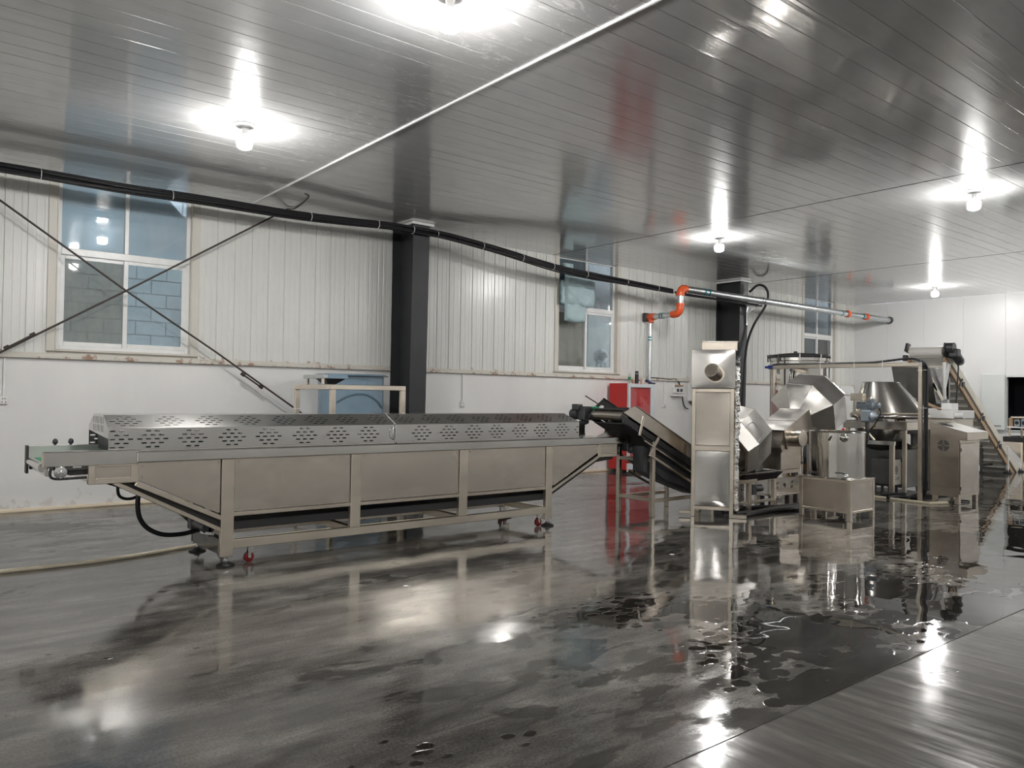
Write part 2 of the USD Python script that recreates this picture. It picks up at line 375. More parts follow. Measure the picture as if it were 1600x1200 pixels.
def loft(r0, r1, cap0=True, cap1=True):
    a, b = np.asarray(r0, float), np.asarray(r1, float); n = len(a); f = []
    for i in range(n):
        j = (i + 1) % n; f += [(i, j, n + j), (i, n + j, n + i)]
    v = np.vstack([a, b])
    for k, ok in ((0, cap0), (n, cap1)):
        if ok: f += [(k, k + i + 1, k + i) if k == 0 else (k, k + i, k + i + 1) for i in range(1, n - 1)]
    return trimesh.Trimesh(v, np.array(f), process=False)

# ------------------------------------------------------------------ object helpers
_names = {}
def _path(parent, name):
    base = f'{parent}/{name}'; k = _names.get(base, 0); _names[base] = k + 1
    return base if k == 0 else f'{base}_{k:03d}'
def tag(prim, label=None, cat_=None, group=None, kind=None):
    for k, v in (('label', label), ('category', cat_), ('group', group), ('kind', kind)):
        if v: prim.SetCustomDataByKey(k, v)
class Thing:
    def __init__(s, name, label=None, cat_=None, loc=(0, 0, 0), group=None, kind=None):
        s.path = _path('/World', name); s.loc = np.asarray(loc, float); s.shift = np.zeros(3)
        x = UsdGeom.Xform.Define(stage, s.path); x.AddTranslateOp().Set(Gf.Vec3d(*map(float, loc)))
        s.prim = x.GetPrim(); tag(s.prim, label, cat_, group, kind)
    def add(s, name, mesh, mat, smooth=30, label=None, under=None, kind=None):
        if isinstance(mesh, list) and not kind:        # a list is several pieces: each its own part
            for q in mesh: p = s.add(name, q, mat, smooth, label, under)
            return p
        m = mesh if not isinstance(mesh, (list, tuple)) else cat(mesh)
        m = trimesh.Trimesh(np.asarray(m.vertices) + s.shift - s.loc, np.asarray(m.faces), process=False)
        p = _path(under or s.path, name)
        usdkit.mesh(stage, p, m, M[mat] if isinstance(mat, str) else mat, smooth=smooth)
        if label or kind: tag(stage.GetPrimAtPath(p), label, None, None, kind)
        return p
    def copy(s, loc, label, cat_, group=None):
        name = s.path.split('/')[-1]
        p = _path('/World', name); x = UsdGeom.Xform.Define(stage, p)
        x.AddTranslateOp().Set(Gf.Vec3d(*map(float, loc)))
        x.GetPrim().GetReferences().AddInternalReference(s.path); x.GetPrim().SetInstanceable(True)
        tag(x.GetPrim(), label, cat_, group)
        return x.GetPrim()
def single(name, mesh, mat, label=None, cat_=None, group=None, kind=None, smooth=30):
    """A thing that is one mesh; its origin stays at the world's origin."""
    p = _path('/World', name); m = mesh if not isinstance(mesh, (list, tuple)) else cat(mesh)
    usdkit.mesh(stage, p, m, M[mat], smooth=smooth); tag(stage.GetPrimAtPath(p), label, cat_, group, kind)
    return p

# ================================================================== THE ROOM
S = 'structure'
floor = Thing('floor', 'wet power-floated grey concrete floor with standing water', None, (0, 0, 0), kind=S)
floor.add('slab', box(XL, XR + .1, 2.134, W + .1, -.12, 0, .002), 'floor', False)
floor.add('slab', box(XL, XR + .1, YF, 2.128, -.12, 0, .002), 'floor', False, label='near strip of floor nearest the camera, squeegeed and paler')
floor.add('joint_strip', box(XL, XR, 2.126, 2.136, -.1, -.004, .001), 'dark_hull', False)

# ceiling: long glossy boards between the joint strips
ceil = Thing('ceiling', 'glossy pale grey ceiling of narrow boards', None, (0, 0, H), kind=S)
BW = 0.235
def board(x0, x1, y0, y1, tilt):
    e, d = 0.0015, 0.0014
    prof = [(y0 + .001, H + d + tilt), (y0 + .001 + e * 2, H + tilt), (y1 - .001 - e * 2, H - tilt), (y1 - .001, H + d - tilt), (y1 - .001, H + .025), (y0 + .001, H + .025)]
    a = np.array([(x0, y, z) for y, z in prof]); b = np.array([(x1, y, z) for y, z in prof])
    m = loft(a, b); return m
far_boards = []
k = 0
y = W
while y > YF:
    y2 = max(y - BW, YF)
    for a, b in zip([XL] + SEAMS[:-1], SEAMS):
        m = board(a + .004, b - .004, y2, y, rng.uniform(-.0007, .0007))
        if y2 > 1.5 and b > 0: ceil.add('ceiling_board', m, 'ceiling', 12)
        else: far_boards.append(m)
    y = y2
ceil.add('ceiling_boards_behind', far_boards, 'ceiling', 12, kind='stuff')
ceil.add('deck', box(XL - .2, XR + .2, YF - .2, W + .3, H + .03, H + .1), 'dark_hull', False)
for i, xs in enumerate(SEAMS[:-1]):
    if i == 1:
        p = single('trim_1', cat(tube([(xs, YF, H - .004), (xs, W - .02, H - .002)], .016, 12)), 'white_frame', 'white half-round strip covering the near ceiling joint', kind=S)
    elif i > 1:
        single(f'trim_{i}', box(xs - .006, xs + .006, YF, W, H - .003, H + .01, .001), 'rod', 'thin dark ceiling joint', kind=S)

# windows in the long wall
WIN = [(1.655, 3.305), (10.335, 12.0), (19.31, 20.93)]
Z0, Z1, ZT = 2.06, H, 3.34
wall = Thing('wall_back', 'long white wall, ribbed metal cladding above and painted masonry below', None, (0, W, 0), kind=S)
wall.add('masonry', box(XL, XR, W, W + .2, 0, LEDGE - .04, .003), 'lower_wall', False, label='smooth white painted lower wall')
# ribbed cladding strips
def strip(x0, x1, z0, z1):
    w = x1 - x0
    pr = [(0, .014), (.010, .014), (.016, 0), (w * .34, 0), (w * .36, .004), (w * .42, .004), (w * .44, 0), (w * .70, 0), (w * .72, .004), (w * .78, .004), (w * .80, 0), (w - .004, 0), (w, .014)]
    pr = [(u, v) for i, (u, v) in enumerate(pr) if i == 0 or u > pr[i - 1][0] + 1e-5]
    v = [(x0 + u, W - .012 + d, z) for z in (z0, z1) for u, d in pr]; n = len(pr)
    f = [t for i in range(n - 1) for t in ((i, i + 1, n + i + 1), (i, n + i + 1, n + i))]
    return trimesh.Trimesh(np.array(v), np.array(f), process=False)
edges = [-.9] + [e for w in WIN for e in (w[0] - .10, w[1] + .10)] + [XR - .01]
for a, b in zip(edges[0::2], edges[1::2]):
    n = max(1, round((b - a) / .255)); s = (b - a) / n
    for i in range(n): wall.add('cladding_strip', strip(a + i * s, a + (i + 1) * s, LEDGE + .005, H), 'cladding', False)
wall.add('cladding_sheet', box(XL, -.9, W - .012, W + .02, LEDGE, H, .001), 'cladding', False)
e2 = [XL] + [e for w in WIN for e in w] + [XR]
for _m in [box(a - (.001 if a > XL else 0), b, W + .013, W + .2, LEDGE - .04, H, .001) for a, b in zip(e2[0::2], e2[1::2])] + [box(a, b, W + .013, W + .2, LEDGE - .04, Z0 - .02, .001) for a, b in WIN]: wall.add('backing', _m, 'beige_trim', False)
for w0, w1 in WIN:                                     # beige flashing up both sides of each window and reveals
    wall.add('window_flashing', cat(box(w0 - .11, w0 - .013, W - .03, W + .01, Z0 - .03, H, .003), box(w0 - .012, w0, W - .03, W + .11, Z0 - .03, H, .002)), 'beige_trim', False)
    wall.add('window_flashing', cat(box(w1 + .013, w1 + .11, W - .03, W + .01, Z0 - .03, H, .003), box(w1, w1 + .012, W - .03, W + .11, Z0 - .03, H, .002)), 'beige_trim', False)
COLS = [(6.54, 6.85), (15.415, 15.725)]
tr = [XL, COLS[0][0] - .01, COLS[0][1] + .01, COLS[1][0] - .01, COLS[1][1] + .01, XR]
for i, (a, b) in enumerate(zip(tr[0::2], tr[1::2])):
    m = cat(box(a, b, W - .055, W + .01, LEDGE - .045, LEDGE - .015, .004), box(a, b, W - .04, W + .01, LEDGE - .02, LEDGE + .03, .004))
    single(f'trim_{i + 4}', m, 'beige_trim', ['rust-edged beige sill flashing under the left window', 'beige sill flashing under the middle window', 'beige sill flashing under the farthest window'][i], kind=S, smooth=False)
single('baseboard_back', tube([(XL, W - .008, .012), (XR, W - .008, .012)], .032, 10), 'cove', 'pale beige cove along the foot of the long wall', kind=S)

wr = Thing('wall_right', 'far end wall of tall glossy white panels', None, (XR, 0, 0), kind=S)
HY0, HY1, HZ0, HZ1 = 6.2, 7.45, .87, 2.22
ys = [W, 10.45, 9.45, 8.45, 7.45]
for a, b in zip(ys[:-1], ys[1:]): wr.add('wall_panel', box(XR, XR + .08, b + .0015, a - .0015, 0, H, .003), 'far_wall', False)
wr.add('wall_panel', box(XR, XR + .08, HY0 + .0015, HY1 - .0015, HZ1, H, .003), 'far_wall', False)
wr.add('wall_panel', box(XR, XR + .08, HY0 + .0015, HY1 - .0015, 0, HZ0, .003), 'far_wall', False)
y = HY0
while y > YF:
    y2 = max(y - 1.0, YF); wr.add('wall_panel', box(XR, XR + .08, y2 + .0015, y - .0015, 0, H, .003), 'far_wall', False); y = y2
d1 = Thing('door_1', 'dark pass-through opening in the far wall with its pale sliding leaf pushed left', None, (XR, 7, HZ0), kind=S)
d1.add('leaf', box(XR - .075, XR - .03, HY1 - .01, 7.97, HZ0 - .01, HZ1 + .05, .006), 'leaf', False)
d1.add('handle', box(XR - .082, XR - .07, 7.52, 7.68, .955, .972, .003), 'motor_dark', False, label='dark slot handle near the foot of the leaf')
d1.add('frame', cat(box(XR - .02, XR + .1, HY1 - .03, HY1 + .02, HZ0, HZ1, .003), box(XR - .022, XR + .1, HY0, HY1 - .03, HZ1 - .02, HZ1 + .03, .003), box(XR - .03, XR + .1, HY0, HY1 - .031, HZ0 - .03, HZ0, .003)), 'leaf', False)
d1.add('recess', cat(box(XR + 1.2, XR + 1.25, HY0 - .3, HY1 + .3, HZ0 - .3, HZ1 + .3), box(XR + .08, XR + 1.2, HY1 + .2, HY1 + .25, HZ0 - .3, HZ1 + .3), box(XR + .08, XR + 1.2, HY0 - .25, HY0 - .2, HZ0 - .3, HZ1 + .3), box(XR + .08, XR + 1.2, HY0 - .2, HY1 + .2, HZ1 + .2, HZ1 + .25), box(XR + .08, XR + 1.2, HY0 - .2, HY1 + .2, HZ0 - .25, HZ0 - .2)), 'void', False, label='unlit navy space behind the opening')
single('wall_left', box(XL - .1, XL, YF, W, 0, H), 'plain_wall', 'plain end wall out of the picture to the left', kind=S)
single('wall_front', box(XL, XR, YF - .1, YF, 0, H), 'plain_wall', 'plain wall behind the camera', kind=S)

def window(n, w0, w1, label):
    t = Thing(f'window_{n}', label, None, (w0, W + .08, Z0), kind=S)
    ya, yb = W + .055, W + .115
    wd = w1 - w0; mid = w0 + wd * .5
    fr = [box(w0, w0 + .05, ya, yb, Z0, Z1, .004), box(w1 - .05, w1, ya, yb, Z0, Z1, .004), box(w0 + .05, w1 - .05, ya, yb, Z0, Z0 + .05, .004), box(w0 + .05, w1 - .05, ya, yb, ZT - .045, ZT + .045, .004), box(w0 + .05, w1 - .05, ya, yb, Z1 - .02, Z1 - .001, .004), box(mid - .025, mid + .025, ya + .002, yb - .002, ZT + .045, Z1 - .02, .004)]
    t.add('frame', fr, 'white_frame', 20)
    t.add('sill', box(w0 - .02, w1 + .02, W - .03, ya, Z0 - .03, Z0 - .002, .004), 'beige_trim', 20, label='rust-stained beige window sill')
    def sash(u0, u1, yy):
        p = t.add('sash', [box(u0, u0 + .055, yy, yy + .03, Z0 + .05, ZT - .05, .004), box(u1 - .055, u1, yy, yy + .03, Z0 + .05, ZT - .05, .004), box(u0 + .055, u1 - .055, yy, yy + .03, Z0 + .05, Z0 + .105, .004), box(u0 + .055, u1 - .055, yy, yy + .03, ZT - .095, ZT - .05, .004)], 'white_frame', 20)
        return p
    s1 = sash(w0 + .045, mid + .03, ya + .034); s2 = sash(mid - .03, w1 - .045, ya)
    return t, s1, s2, ya, mid
def pane(t, x0, x1, z0, z1, y, mat, under=None, label=None):
    t.add('pane', box(x0, x1, y, y + .005, z0, z1, .0005), mat, False, label, under)

t, s1, s2, ya, mid = window(1, *WIN[0], 'left white window with blue film over the two upper panes')
w0, w1 = WIN[0]
pane(t, w0 + .05, mid - .025, ZT + .045, Z1 - .01, ya + .03, 'pane_hazy')
pane(t, mid + .025, w1 - .05, ZT + .045, Z1 - .01, ya + .03, 'pane_hazy')
pane(t, w0 + .09, mid - .02, Z0 + .10, ZT - .09, ya + .046, 'pane_dusty', s1, 'dusty grey pane')
pane(t, mid + .02, w1 - .09, Z0 + .10, ZT - .09, ya + .012, 'pane_clear', s2, 'blue-tinted pane')
t.add('film', plate([(w0 + .05, ya + .055, ZT + .04), (mid - .025, ya + .055, ZT + .04), (mid - .025, ya + .055, Z1 - .012), (w0 + .05, ya + .055, Z1 - .012)], .002), 'film', False, 'blue protective film')
t.add('film', plate([(mid + .025, ya + .055, ZT + .04), (w1 - .05, ya + .055, ZT + .04), (w1 - .05, ya + .055, ZT + .66), (w1 - .12, ya + .055, ZT + .72), (w1 - .27, ya + .055, ZT + .87), (w1 - .33, ya + .055, Z1 - .012), (mid + .025, ya + .055, Z1 - .012)], .002), 'film', False, 'blue film with its upper right corner torn away')
t, s1, s2, ya, mid = window(2, *WIN[1], 'middle white window with a tarp bundle hung over its upper left')
w0, w1 = WIN[1]
pane(t, w0 + .05, mid - .025, ZT + .045, Z1 - .01, ya + .03, 'pane_dark')
pane(t, mid + .025, w1 - .05, ZT + .045, Z1 - .01, ya + .03, 'pane_dark')
pane(t, w0 + .09, mid - .02, Z0 + .10, ZT - .09, ya + .046, 'pane_dusty', s1)
pane(t, mid + .02, w1 - .09, Z0 + .10, ZT - .09, ya + .012, 'pane_clear', s2)
t.add('film', plate([(w0 + .05, ya + .055, ZT + .5), (mid - .025, ya + .055, ZT + .5), (mid - .025, ya + .055, Z1 - .012), (w0 + .05, ya + .055, Z1 - .012)], .002), 'film', False, 'strip of blue film at the top')
t, s1, s2, ya, mid = window(3, *WIN[2], 'farthest white window with dark panes near the corner')
w0, w1 = WIN[2]
pane(t, w0 + .05, mid - .025, ZT + .045, Z1 - .01, ya + .03, 'pane_dark')
pane(t, mid + .025, w1 - .05, ZT + .045, Z1 - .01, ya + .03, 'pane_dark')
pane(t, w0 + .09, mid - .02, Z0 + .10, ZT - .09, ya + .046, 'pane_dark', s1)
pane(t, mid + .02, w1 - .09, Z0 + .10, ZT - .09, ya + .012, 'pane_dark', s2)

# what stands outside the windows
bw = Thing('wall_outside', 'grey block wall of the neighbouring building behind the left window', None, (2.5, W + 1.0, 1.2), kind=S)
bw.add('mortar', box(-.2, 6.0, W + .96, W + 1.2, -.1, 5.2), 'mortar', False)
for r in range(15):
    for c in range(10):
        x = .3 + c * .42 + (r % 2) * .21; z = 1.55 + r * .205
        yy = W + .945 + rng.uniform(0, .008)
        bw.add('block', box(x, x + .405, yy, W + 1.1, z, z + .19, .006), 'block', False)
single('wall_outside_middle', [box(10.0, 11.72, W + .55, W + .6, -.1, 5.2), box(11.72, 13.4, W + .9, W + .95, -.1, 5.2)], 'grey_sheet', 'grey sheeting outside the middle window', kind=S, smooth=False)
single('wall_outside_far', [box(18.6, 24.4, W + .6, W + .65, -.1, 5.2)], 'grey_sheet', 'grey sheeting outside the farthest window', kind=S, smooth=False)
cu = Thing('brown_board', 'stained brown board leaning outside the lower left pane of the middle window', 'board', (10.8, W + .3, 0))
cu.add('board', [box(10.45 + i * .21, 10.45 + i * .21 + .205, W + .3, W + .33, 0, 3.3, .004) for i in range(4)], 'brown_sheet', False)
cu.add('batten', box(11.30, 11.35, W + .25, W + .3, 0, 3.3), 'tan', False)
cu2 = Thing('brown_board', 'stained brown board outside the lower right pane of the farthest window', 'board', (20.7, W + .3, 0))
cu2.add('board', [box(20.35 + i * .3, 20.35 + i * .3 + .29, W + .3, W + .33, 0, 3.3, .004) for i in range(4)], 'brown_sheet', False)
pw = Thing('wrapped_stool', 'crumpled grey wrapped object on legs outside the lower right pane of the middle window', 'wrapped object', (11.95, W + .35, 2.0))
pk = trimesh.creation.icosphere(3, 1.0); v = np.asarray(pk.vertices); v = v * (1 + .35 * (meshkit.fbm(v * 2.3, 3, 4)[:, None] - .5)); pk.vertices = v * [.19, .12, .16] + [11.93, W + .38, 2.42]
pw.add('wrapping', pk, 'wrap', 20)
pw.add('leg', [beam((11.93 + a, W + .38, 2.4), (11.93 + a * 1.7, W + .38, 0), .03) for a in (-.12, 0, .12)], 'grey_sheet', 20)

# steel columns standing off the long wall
for i, (xa, xb) in enumerate(COLS):
    c = Thing('steel_column', ['near dark grey I-section column behind the blue drum', 'far dark grey I-section column behind the tall steel tower'][i], 'column', ((xa + xb) / 2, 11.1, 0))
    yt, yb = 10.72, 10.79; xm = (xa + xb) / 2
    fl = hull([(x, y + dy, z) for x in (xa, xb) for dy in (0, .016) for y, z in ((yb, 0), (yt, H - .002))])
    c.add('flange', fl, 'column', False); c.add('flange', box(xa, xb, 11.375, 11.392, 0, H - .002, .002), 'column', False)
    c.add('web', hull([(xm - .006 + d, y, z) for d in (0, .012) for y, z in ((yb + .01, 0), (11.38, 0), (yt + .01, H - .003), (11.38, H - .003))]), 'column', False)
    c.add('base_plate', box(xa - .04, xb + .04, 10.72, 11.385, 0, .02), 'column', False)
    c.add('ceiling_collar', cat(box(xa - .05, xa - .02, yt - .04, 11.38, H - .045, H - .004), box(xa - .052, xb + .052, yt - .05, yt - .018, H - .046, H - .003), box(xb + .02, xb + .05, yt - .04, 11.38, H - .045, H - .004)), 'white', 20, label='white collar where the column meets the ceiling')

# lamps
def lamp(loc, label, group=None):
    x, y = loc
    t = Thing('bulb_lamp', label, 'lamp', (x, y, H), group)
    t.add('rose', lathe((x, y, H - .0015), [(.05, -.035), (.09, -.024), (.112, -.008), (.112, 0)], 32), 'lamp_body', 40)
    t.add('socket', lathe((x, y, H), [(.028, -.095), (.030, -.06), (.036, -.03)], 24), 'lamp_body', 40)
    t.add('heat_sink', lathe((x, y, H), [(.078, -.150), (.070, -.135), (.045, -.11), (.030, -.092)], 32), 'lamp_body', 40)
    t.add('bulb', lathe((x, y, H), [(.035, -.260), (.066, -.246), (.076, -.230), (.080, -.205), (.080, -.165), (.078, -.151)], 14), 'bulb', 40)
    return t
labels = ['bulb lamp cut by the top edge of the picture', 'bulb lamp on the ceiling above the long conveyor, left', 'bulb lamp on the ceiling in front of the far dark column', 'bulb lamp on the ceiling at the upper right', 'farthest bulb lamp, before the white end wall', 'bulb lamp near the end wall, just out of the picture at the right']
L0 = lamp(LAMPS[0], labels[0])
for p, lb in zip(LAMPS[1:], labels[1:]): L0.copy((p[0], p[1], H), lb, 'lamp')
for p in LAMPS_OUT: L0.copy((p[0], p[1], H), 'bulb lamp on the ceiling behind or beside the camera, out of the picture', 'lamp', 'lamps out of the picture')

# ================================================================== THE LONG PERFORATED-HOOD CONVEYOR
CX, CY = 2.325, 6.93
def P(X, Y, Z): return (CX + X, CY + Y, Z)
def cbx(X0, X1, Y0, Y1, Z0, Z1, b=.004): return box(CX + X0, CX + X1, CY + Y0, CY + Y1, Z0, Z1, b)
CWD = .85
LC = Thing('cooling_conveyor', 'long stainless conveyor under a perforated ridged hood, on castor frame', 'conveyor', P(2.0, .4, 0))
legX = [(-.02, .095), (1.235, 1.345), (2.535, 2.645), (3.79, 3.89)]
for i, (a, b) in enumerate(legX):
    for yy in ((-.005, .05), (CWD - .05, CWD)):
        z0 = .082 if i in (0, 3) else .225
        LC.add('leg', cbx(a, b, yy[0], yy[1], z0, .955), 'steel_frame', 20)
for X in (.035, 3.84):
    for Y in (.022, CWD - .025):
        f = LC.add('levelling_foot', lathe(P(X, Y, 0), [(.078, 0), (.080, .012), (.060, .022), (.030, .034), (.028, .040)], 28), 'black', 40, 'black rubber levelling foot')
        LC.add('stem', cat(cyl(P(X, Y, .036), P(X, Y, .10), .011, 12), cyl(P(X, Y, .045), P(X, Y, .058), .019, 6)), 'chrome', 30, under=f)
for Y in (0, CWD - .06):
    LC.add('bottom_rail', cbx(.09, 3.80, Y + .002, Y + .052, .148, .228), 'steel_frame', 20)
    LC.add('lower_rail', cbx(.09, 3.80, Y + .004, Y + .048, .435, .472), 'steel_frame', 20)
for X in (.01, 1.27, 2.57, 3.80):
    LC.add('cross_rail', cbx(X, X + .06, .05, CWD - .05, .15, .225), 'steel_frame', 20)
LC.add('cross_rail', cbx(.0, .05, .04, CWD - .04, .13, .215), 'steel_frame', 20)
# inner low frame seen beneath the belt
LC.add('inner_rail', cbx(.15, 3.75, .42, .47, .27, .31), 'steel_frame', 20)
LC.add('inner_rail', cbx(.15, 3.75, CWD - .14, CWD - .09, .245, .295), 'steel_frame', 20)
for X in (.7, 1.9, 3.2): LC.add('inner_rail', cbx(X, X + .05, .40, CWD - .1, .245, .285), 'steel_frame', 20)
# upper channel along both sides
def chan(Y, s):
    return cat(cbx(-.72, 5.225, min(Y, Y + s * .03), max(Y, Y + s * .03), .948, 1.038, .008), cbx(-.72, 5.225, min(Y + s * .03, Y + s * .07), max(Y + s * .03, Y + s * .07), 1.02, 1.038, .004))
LC.add('side_channel', chan(-.028, 1), 'steel_bright', 25)
LC.add('side_channel', chan(CWD + .028, -1), 'steel_bright', 25)
# side panels
bw_ = .026
pan = [[(-.70, .948), (-.70, .80), (-.045, .478), (-.028, .478), (-.028, .948)], [(.10, .948), (.10, .476), (1.23, .476), (1.23, .948)], [(1.35, .948), (1.35, .476), (2.53, .476), (2.53, .948)], [(2.65, .948), (2.65, .476), (3.785, .476), (3.785, .948)], [(3.895, .948), (3.895, .478), (3.935, .478), (4.66, .84), (4.66, .948)]]
for Y in (.012, CWD - .016):
    for i, pl in enumerate(pan):
        p = LC.add('side_panel', plate([P(x, Y, z) for x, z in pl], .003), 'steel', False)
        if Y < .1:
            xs = [q[0] for q in pl]; scr = []
            for sx, sz in {0: [(-.67, .92), (-.67, .83), (-.05, .92), (-.05, .51)], 4: [(3.92, .92), (4.63, .92), (3.92, .51), (4.63, .87)]}.get(i, [(min(xs) + .03, .92), (max(xs) - .03, .92), (min(xs) + .03, .505), (max(xs) - .03, .505)]):
                scr.append(lathe(P(sx, Y - .001, sz), [(.007, 0), (.007, .002), (.004, .004)], 10, (0, -1, 0)))
            LC.add('screw', scr, 'chrome', 30, under=p)
for Y in (.005, CWD - .05):
    LC.add('sloped_rail', beam(P(-.72, Y + .02, .775), P(-.0, Y + .02, .422), .045, .042), 'steel_frame', 20)
    LC.add('sloped_rail', beam(P(3.86, Y + .02, .405), P(4.70, Y + .02, .805), .045, .038), 'steel_frame', 20)
    LC.add('brace', beam(P(-.88, Y + .02, .79), P(.0, Y + .02, .315), .03, .036), 'steel_frame', 20)
LC.add('brace', beam(P(-.32, CWD - .03, .56), P(.0, CWD - .03, .25), .03, .03), 'steel_frame', 20)
# square boxes at both ends of the channel
def endbox(x0, x1, z0, z1):
    o = []
    for Y in (0, CWD - .05):
        o += [cbx(x0, x0 + .055, Y, Y + .05, z0, z1), cbx(x1 - .055, x1, Y, Y + .05, z0, z1), cbx(x0, x1, Y + .002, Y + .048, z0, z0 + .045), cbx(x0, x1, Y + .002, Y + .048, z1 - .03, z1)]
    return [cat(*o[:4]), cat(*o[4:])]
LC.add('end_frame', endbox(-1.07, -.70, .785, .952), 'steel_frame', 20); LC.add('end_frame', endbox(4.66, 5.01, .785, .952), 'steel_frame', 20)
LC.add('end_panel', cat(cbx(-1.02, -.75, .014, .018, .82, .93, .001), cbx(-1.068, -1.064, .04, CWD - .04, .80, .94, .001)), 'steel', False)
LC.add('end_panel', cat(cbx(4.71, 4.96, .014, .018, .82, .93, .001)), 'steel', False)
# return belt: a dark link belt running low between the legs and up both slopes
link = []
pth = [(-1.0, .86), (-.70, .74), (.02, .36), (3.82, .36), (4.66, .77), (4.98, .80)]
for (xa, za), (xb, zb) in zip(pth[:-1], pth[1:]):
    L = math.hypot(xb - xa, zb - za); n = max(2, int(L / .042))
    for i in range(n):
        t = (i + .5) / n; dx, dz = (xb - xa) / L, (zb - za) / L; x, z = xa + (xb - xa) * t, za + (zb - za) * t
        link.append(beam(P(x - dx * .018, CWD / 2, z - dz * .018), P(x + dx * .018, CWD / 2, z + dz * .018), CWD - .1, .016, b=.003))
LC.add('return_belt', link, 'black', False, 'black slatted return belt', kind='stuff')
for Y in (.055, CWD - .065):
    LC.add('belt_edge', cat([beam(P(xa, Y, za - .012), P(xb, Y, zb - .012), .012, .075) for (xa, za), (xb, zb) in zip(pth[:-1], pth[1:])]), 'black', False)
# castors
for X, Y in ((.26, .07), (3.735, .07), (.26, CWD - .07), (3.735, CWD - .07)):
    w = LC.add('castor', cat(lathe(P(X, Y - .016, .047), [(.030, 0), (.046, .004), (.046, .028), (.030, .032)], 28, (0, 1, 0))), 'red_wheel', 40, 'dark red castor wheel')
    LC.add('fork', cat(cbx(X - .012, X + .016, Y - .024, Y - .019, .038, .14, .002), cbx(X - .012, X + .016, Y + .019, Y + .024, .038, .14, .002), cbx(X - .035, X + .035, Y - .032, Y + .032, .138, .149, .003), cbx(X + .01, X + .05, Y - .028, Y - .02, .085, .125, .003)), 'chrome', 25, 'chrome castor fork', under=w)
    LC.add('hub', cyl(P(X, Y - .03, .047), P(X, Y + .03, .047), .010, 12), 'chrome', 30, under=w)
# perforated hood
HB, HF, HR = 1.045, 1.232, 1.335
FY, RY0, RY1, BY = .03, .232, .618, .82
def slots(cx, cv, dx, dv, ln, ht, counts=(2, 3, 4, 3, 2)):
    o = []
    for r, c in enumerate(counts):
        for i in range(c):
            u, v = cx + (i - (c - 1) / 2) * dx, cv + (r - (len(counts) - 1) / 2) * dv
            o.append(LineString([(u - ln / 2 + ht / 2, v), (u + ln / 2 - ht / 2, v)]).buffer(ht / 2, quad_segs=2))
    return o
FX = [-.862, -.598 + .01, -.264, .076, .41, .762, 1.102, 1.435, 2.062, 2.41, 2.744, 3.067, 3.405, 3.735, 4.065, 4.39]
SX = [-.778, -.429, -.097, .248, .595, .918, 1.245, 1.592, 1.905, 2.237, 2.563, 2.906, 3.229, 3.547, 3.87, 4.207]
dS = np.array([0, RY0 - FY, HR - HF]); LS = np.linalg.norm(dS); dS /= LS
for name, x0, x1 in (('left', -.925, 1.733), ('right', 1.757, 4.352)):
    fp = Polygon([(x0, HB), (x1, HB), (x1, HF), (x0, HF)])
    cut = unary_union([s for c in FX for s in slots(c, (HB + HF) / 2 + .002, .068, .0335, .042, .0115) if x0 + .02 < s.centroid.x < x1 - .02])
    sp = Polygon([(x0, 0), (x1, 0), (x1 - (.07 if name == 'right' else 0), LS), (x0, LS)])
    cut2 = unary_union([s for c in SX for s in slots(c, LS / 2, .068, .036, .042, .0115) if x0 + .02 < s.centroid.x < x1 - .06])
    for Y, e in ((FY, 1), (BY, -1)):
        LC.add('hood_front' if e == 1 else 'hood_back', extrude2d(fp.difference(cut), P(0, Y, 0), (1, 0, 0), (0, 0, 1), .003), 'steel_hood', False)
        LC.add('hood_slope', extrude2d(sp.difference(cut2), P(0, Y, HF), (1, 0, 0), (0, dS[1] * e, dS[2]), .003), 'steel_hood', False)
    LC.add('hood_ridge', cbx(x0, x1 - (.07 if name == 'right' else 0), RY0 - .002, RY1 + .002, HR - .002, HR + .001, .0005), 'steel_hood', False)
    for Y in (FY - .012, BY + .004): LC.add('hood_lip', cbx(x0, x1, Y, Y + .010, HB - .006, HB + .010, .002), 'steel_bright', 20)
# seam between the two hoods: raised bright fold, with a lift handle
LC.add('hood_seam', cat(beam(P(1.745, FY - .004, HB), P(1.745, FY - .004, HF), .012, .02, up=(1, 0, 0)), beam(P(1.745, FY - .004, HF), P(1.745, RY0, HR + .004), .02, .014)), 'chrome', 20)
LC.add('lift_handle', tube(smooth_path([P(1.722, FY - .004, HF - .02), P(1.70, FY - .03, HF - .05), P(1.695, FY - .035, HF - .09), P(1.70, FY - .03, HF - .13), P(1.722, FY - .004, HF - .155)], 5), .004, 8), 'chrome', 30)
# hood end plates with upright slots
hexo = [(FY, HB + .10), (FY, HF), (RY0, HR), (RY1, HR), (BY, HF), (BY, HB + .145)]
hs = unary_union([LineString([(.24 + i * .062, z - .022), (.24 + i * .062, z + .022)]).buffer(.008, quad_segs=2) for i in range(7) for z in (HB + .175, HB + .245)])
for X in (-.925, 4.352):
    poly = hexo if X < 0 else [(FY, HB), (FY, HF), (RY0, HR), (RY1, HR), (BY, HF), (BY, HB)]
    if X > 0:
        pts = [P(4.352, y, z) if z < HF + .001 else P(4.282, y, z) for y, z in poly]
        LC.add('hood_end', cat(plate([pts[0], pts[1], pts[4], pts[5]], .003), plate([pts[1], pts[2], pts[3], pts[4]], .003)), 'steel_hood', False)
    else:
        LC.add('hood_end', extrude2d(Polygon(poly).difference(hs), P(X, 0, 0), (0, 1, 0), (0, 0, 1), .003), 'steel_hood', False)
LC.add('inner_curtain', cbx(-.86, -.853, FY + .02, BY - .02, HB - .02, HB + .15, .001), 'black', False, 'black rubber curtain inside the hood mouth')
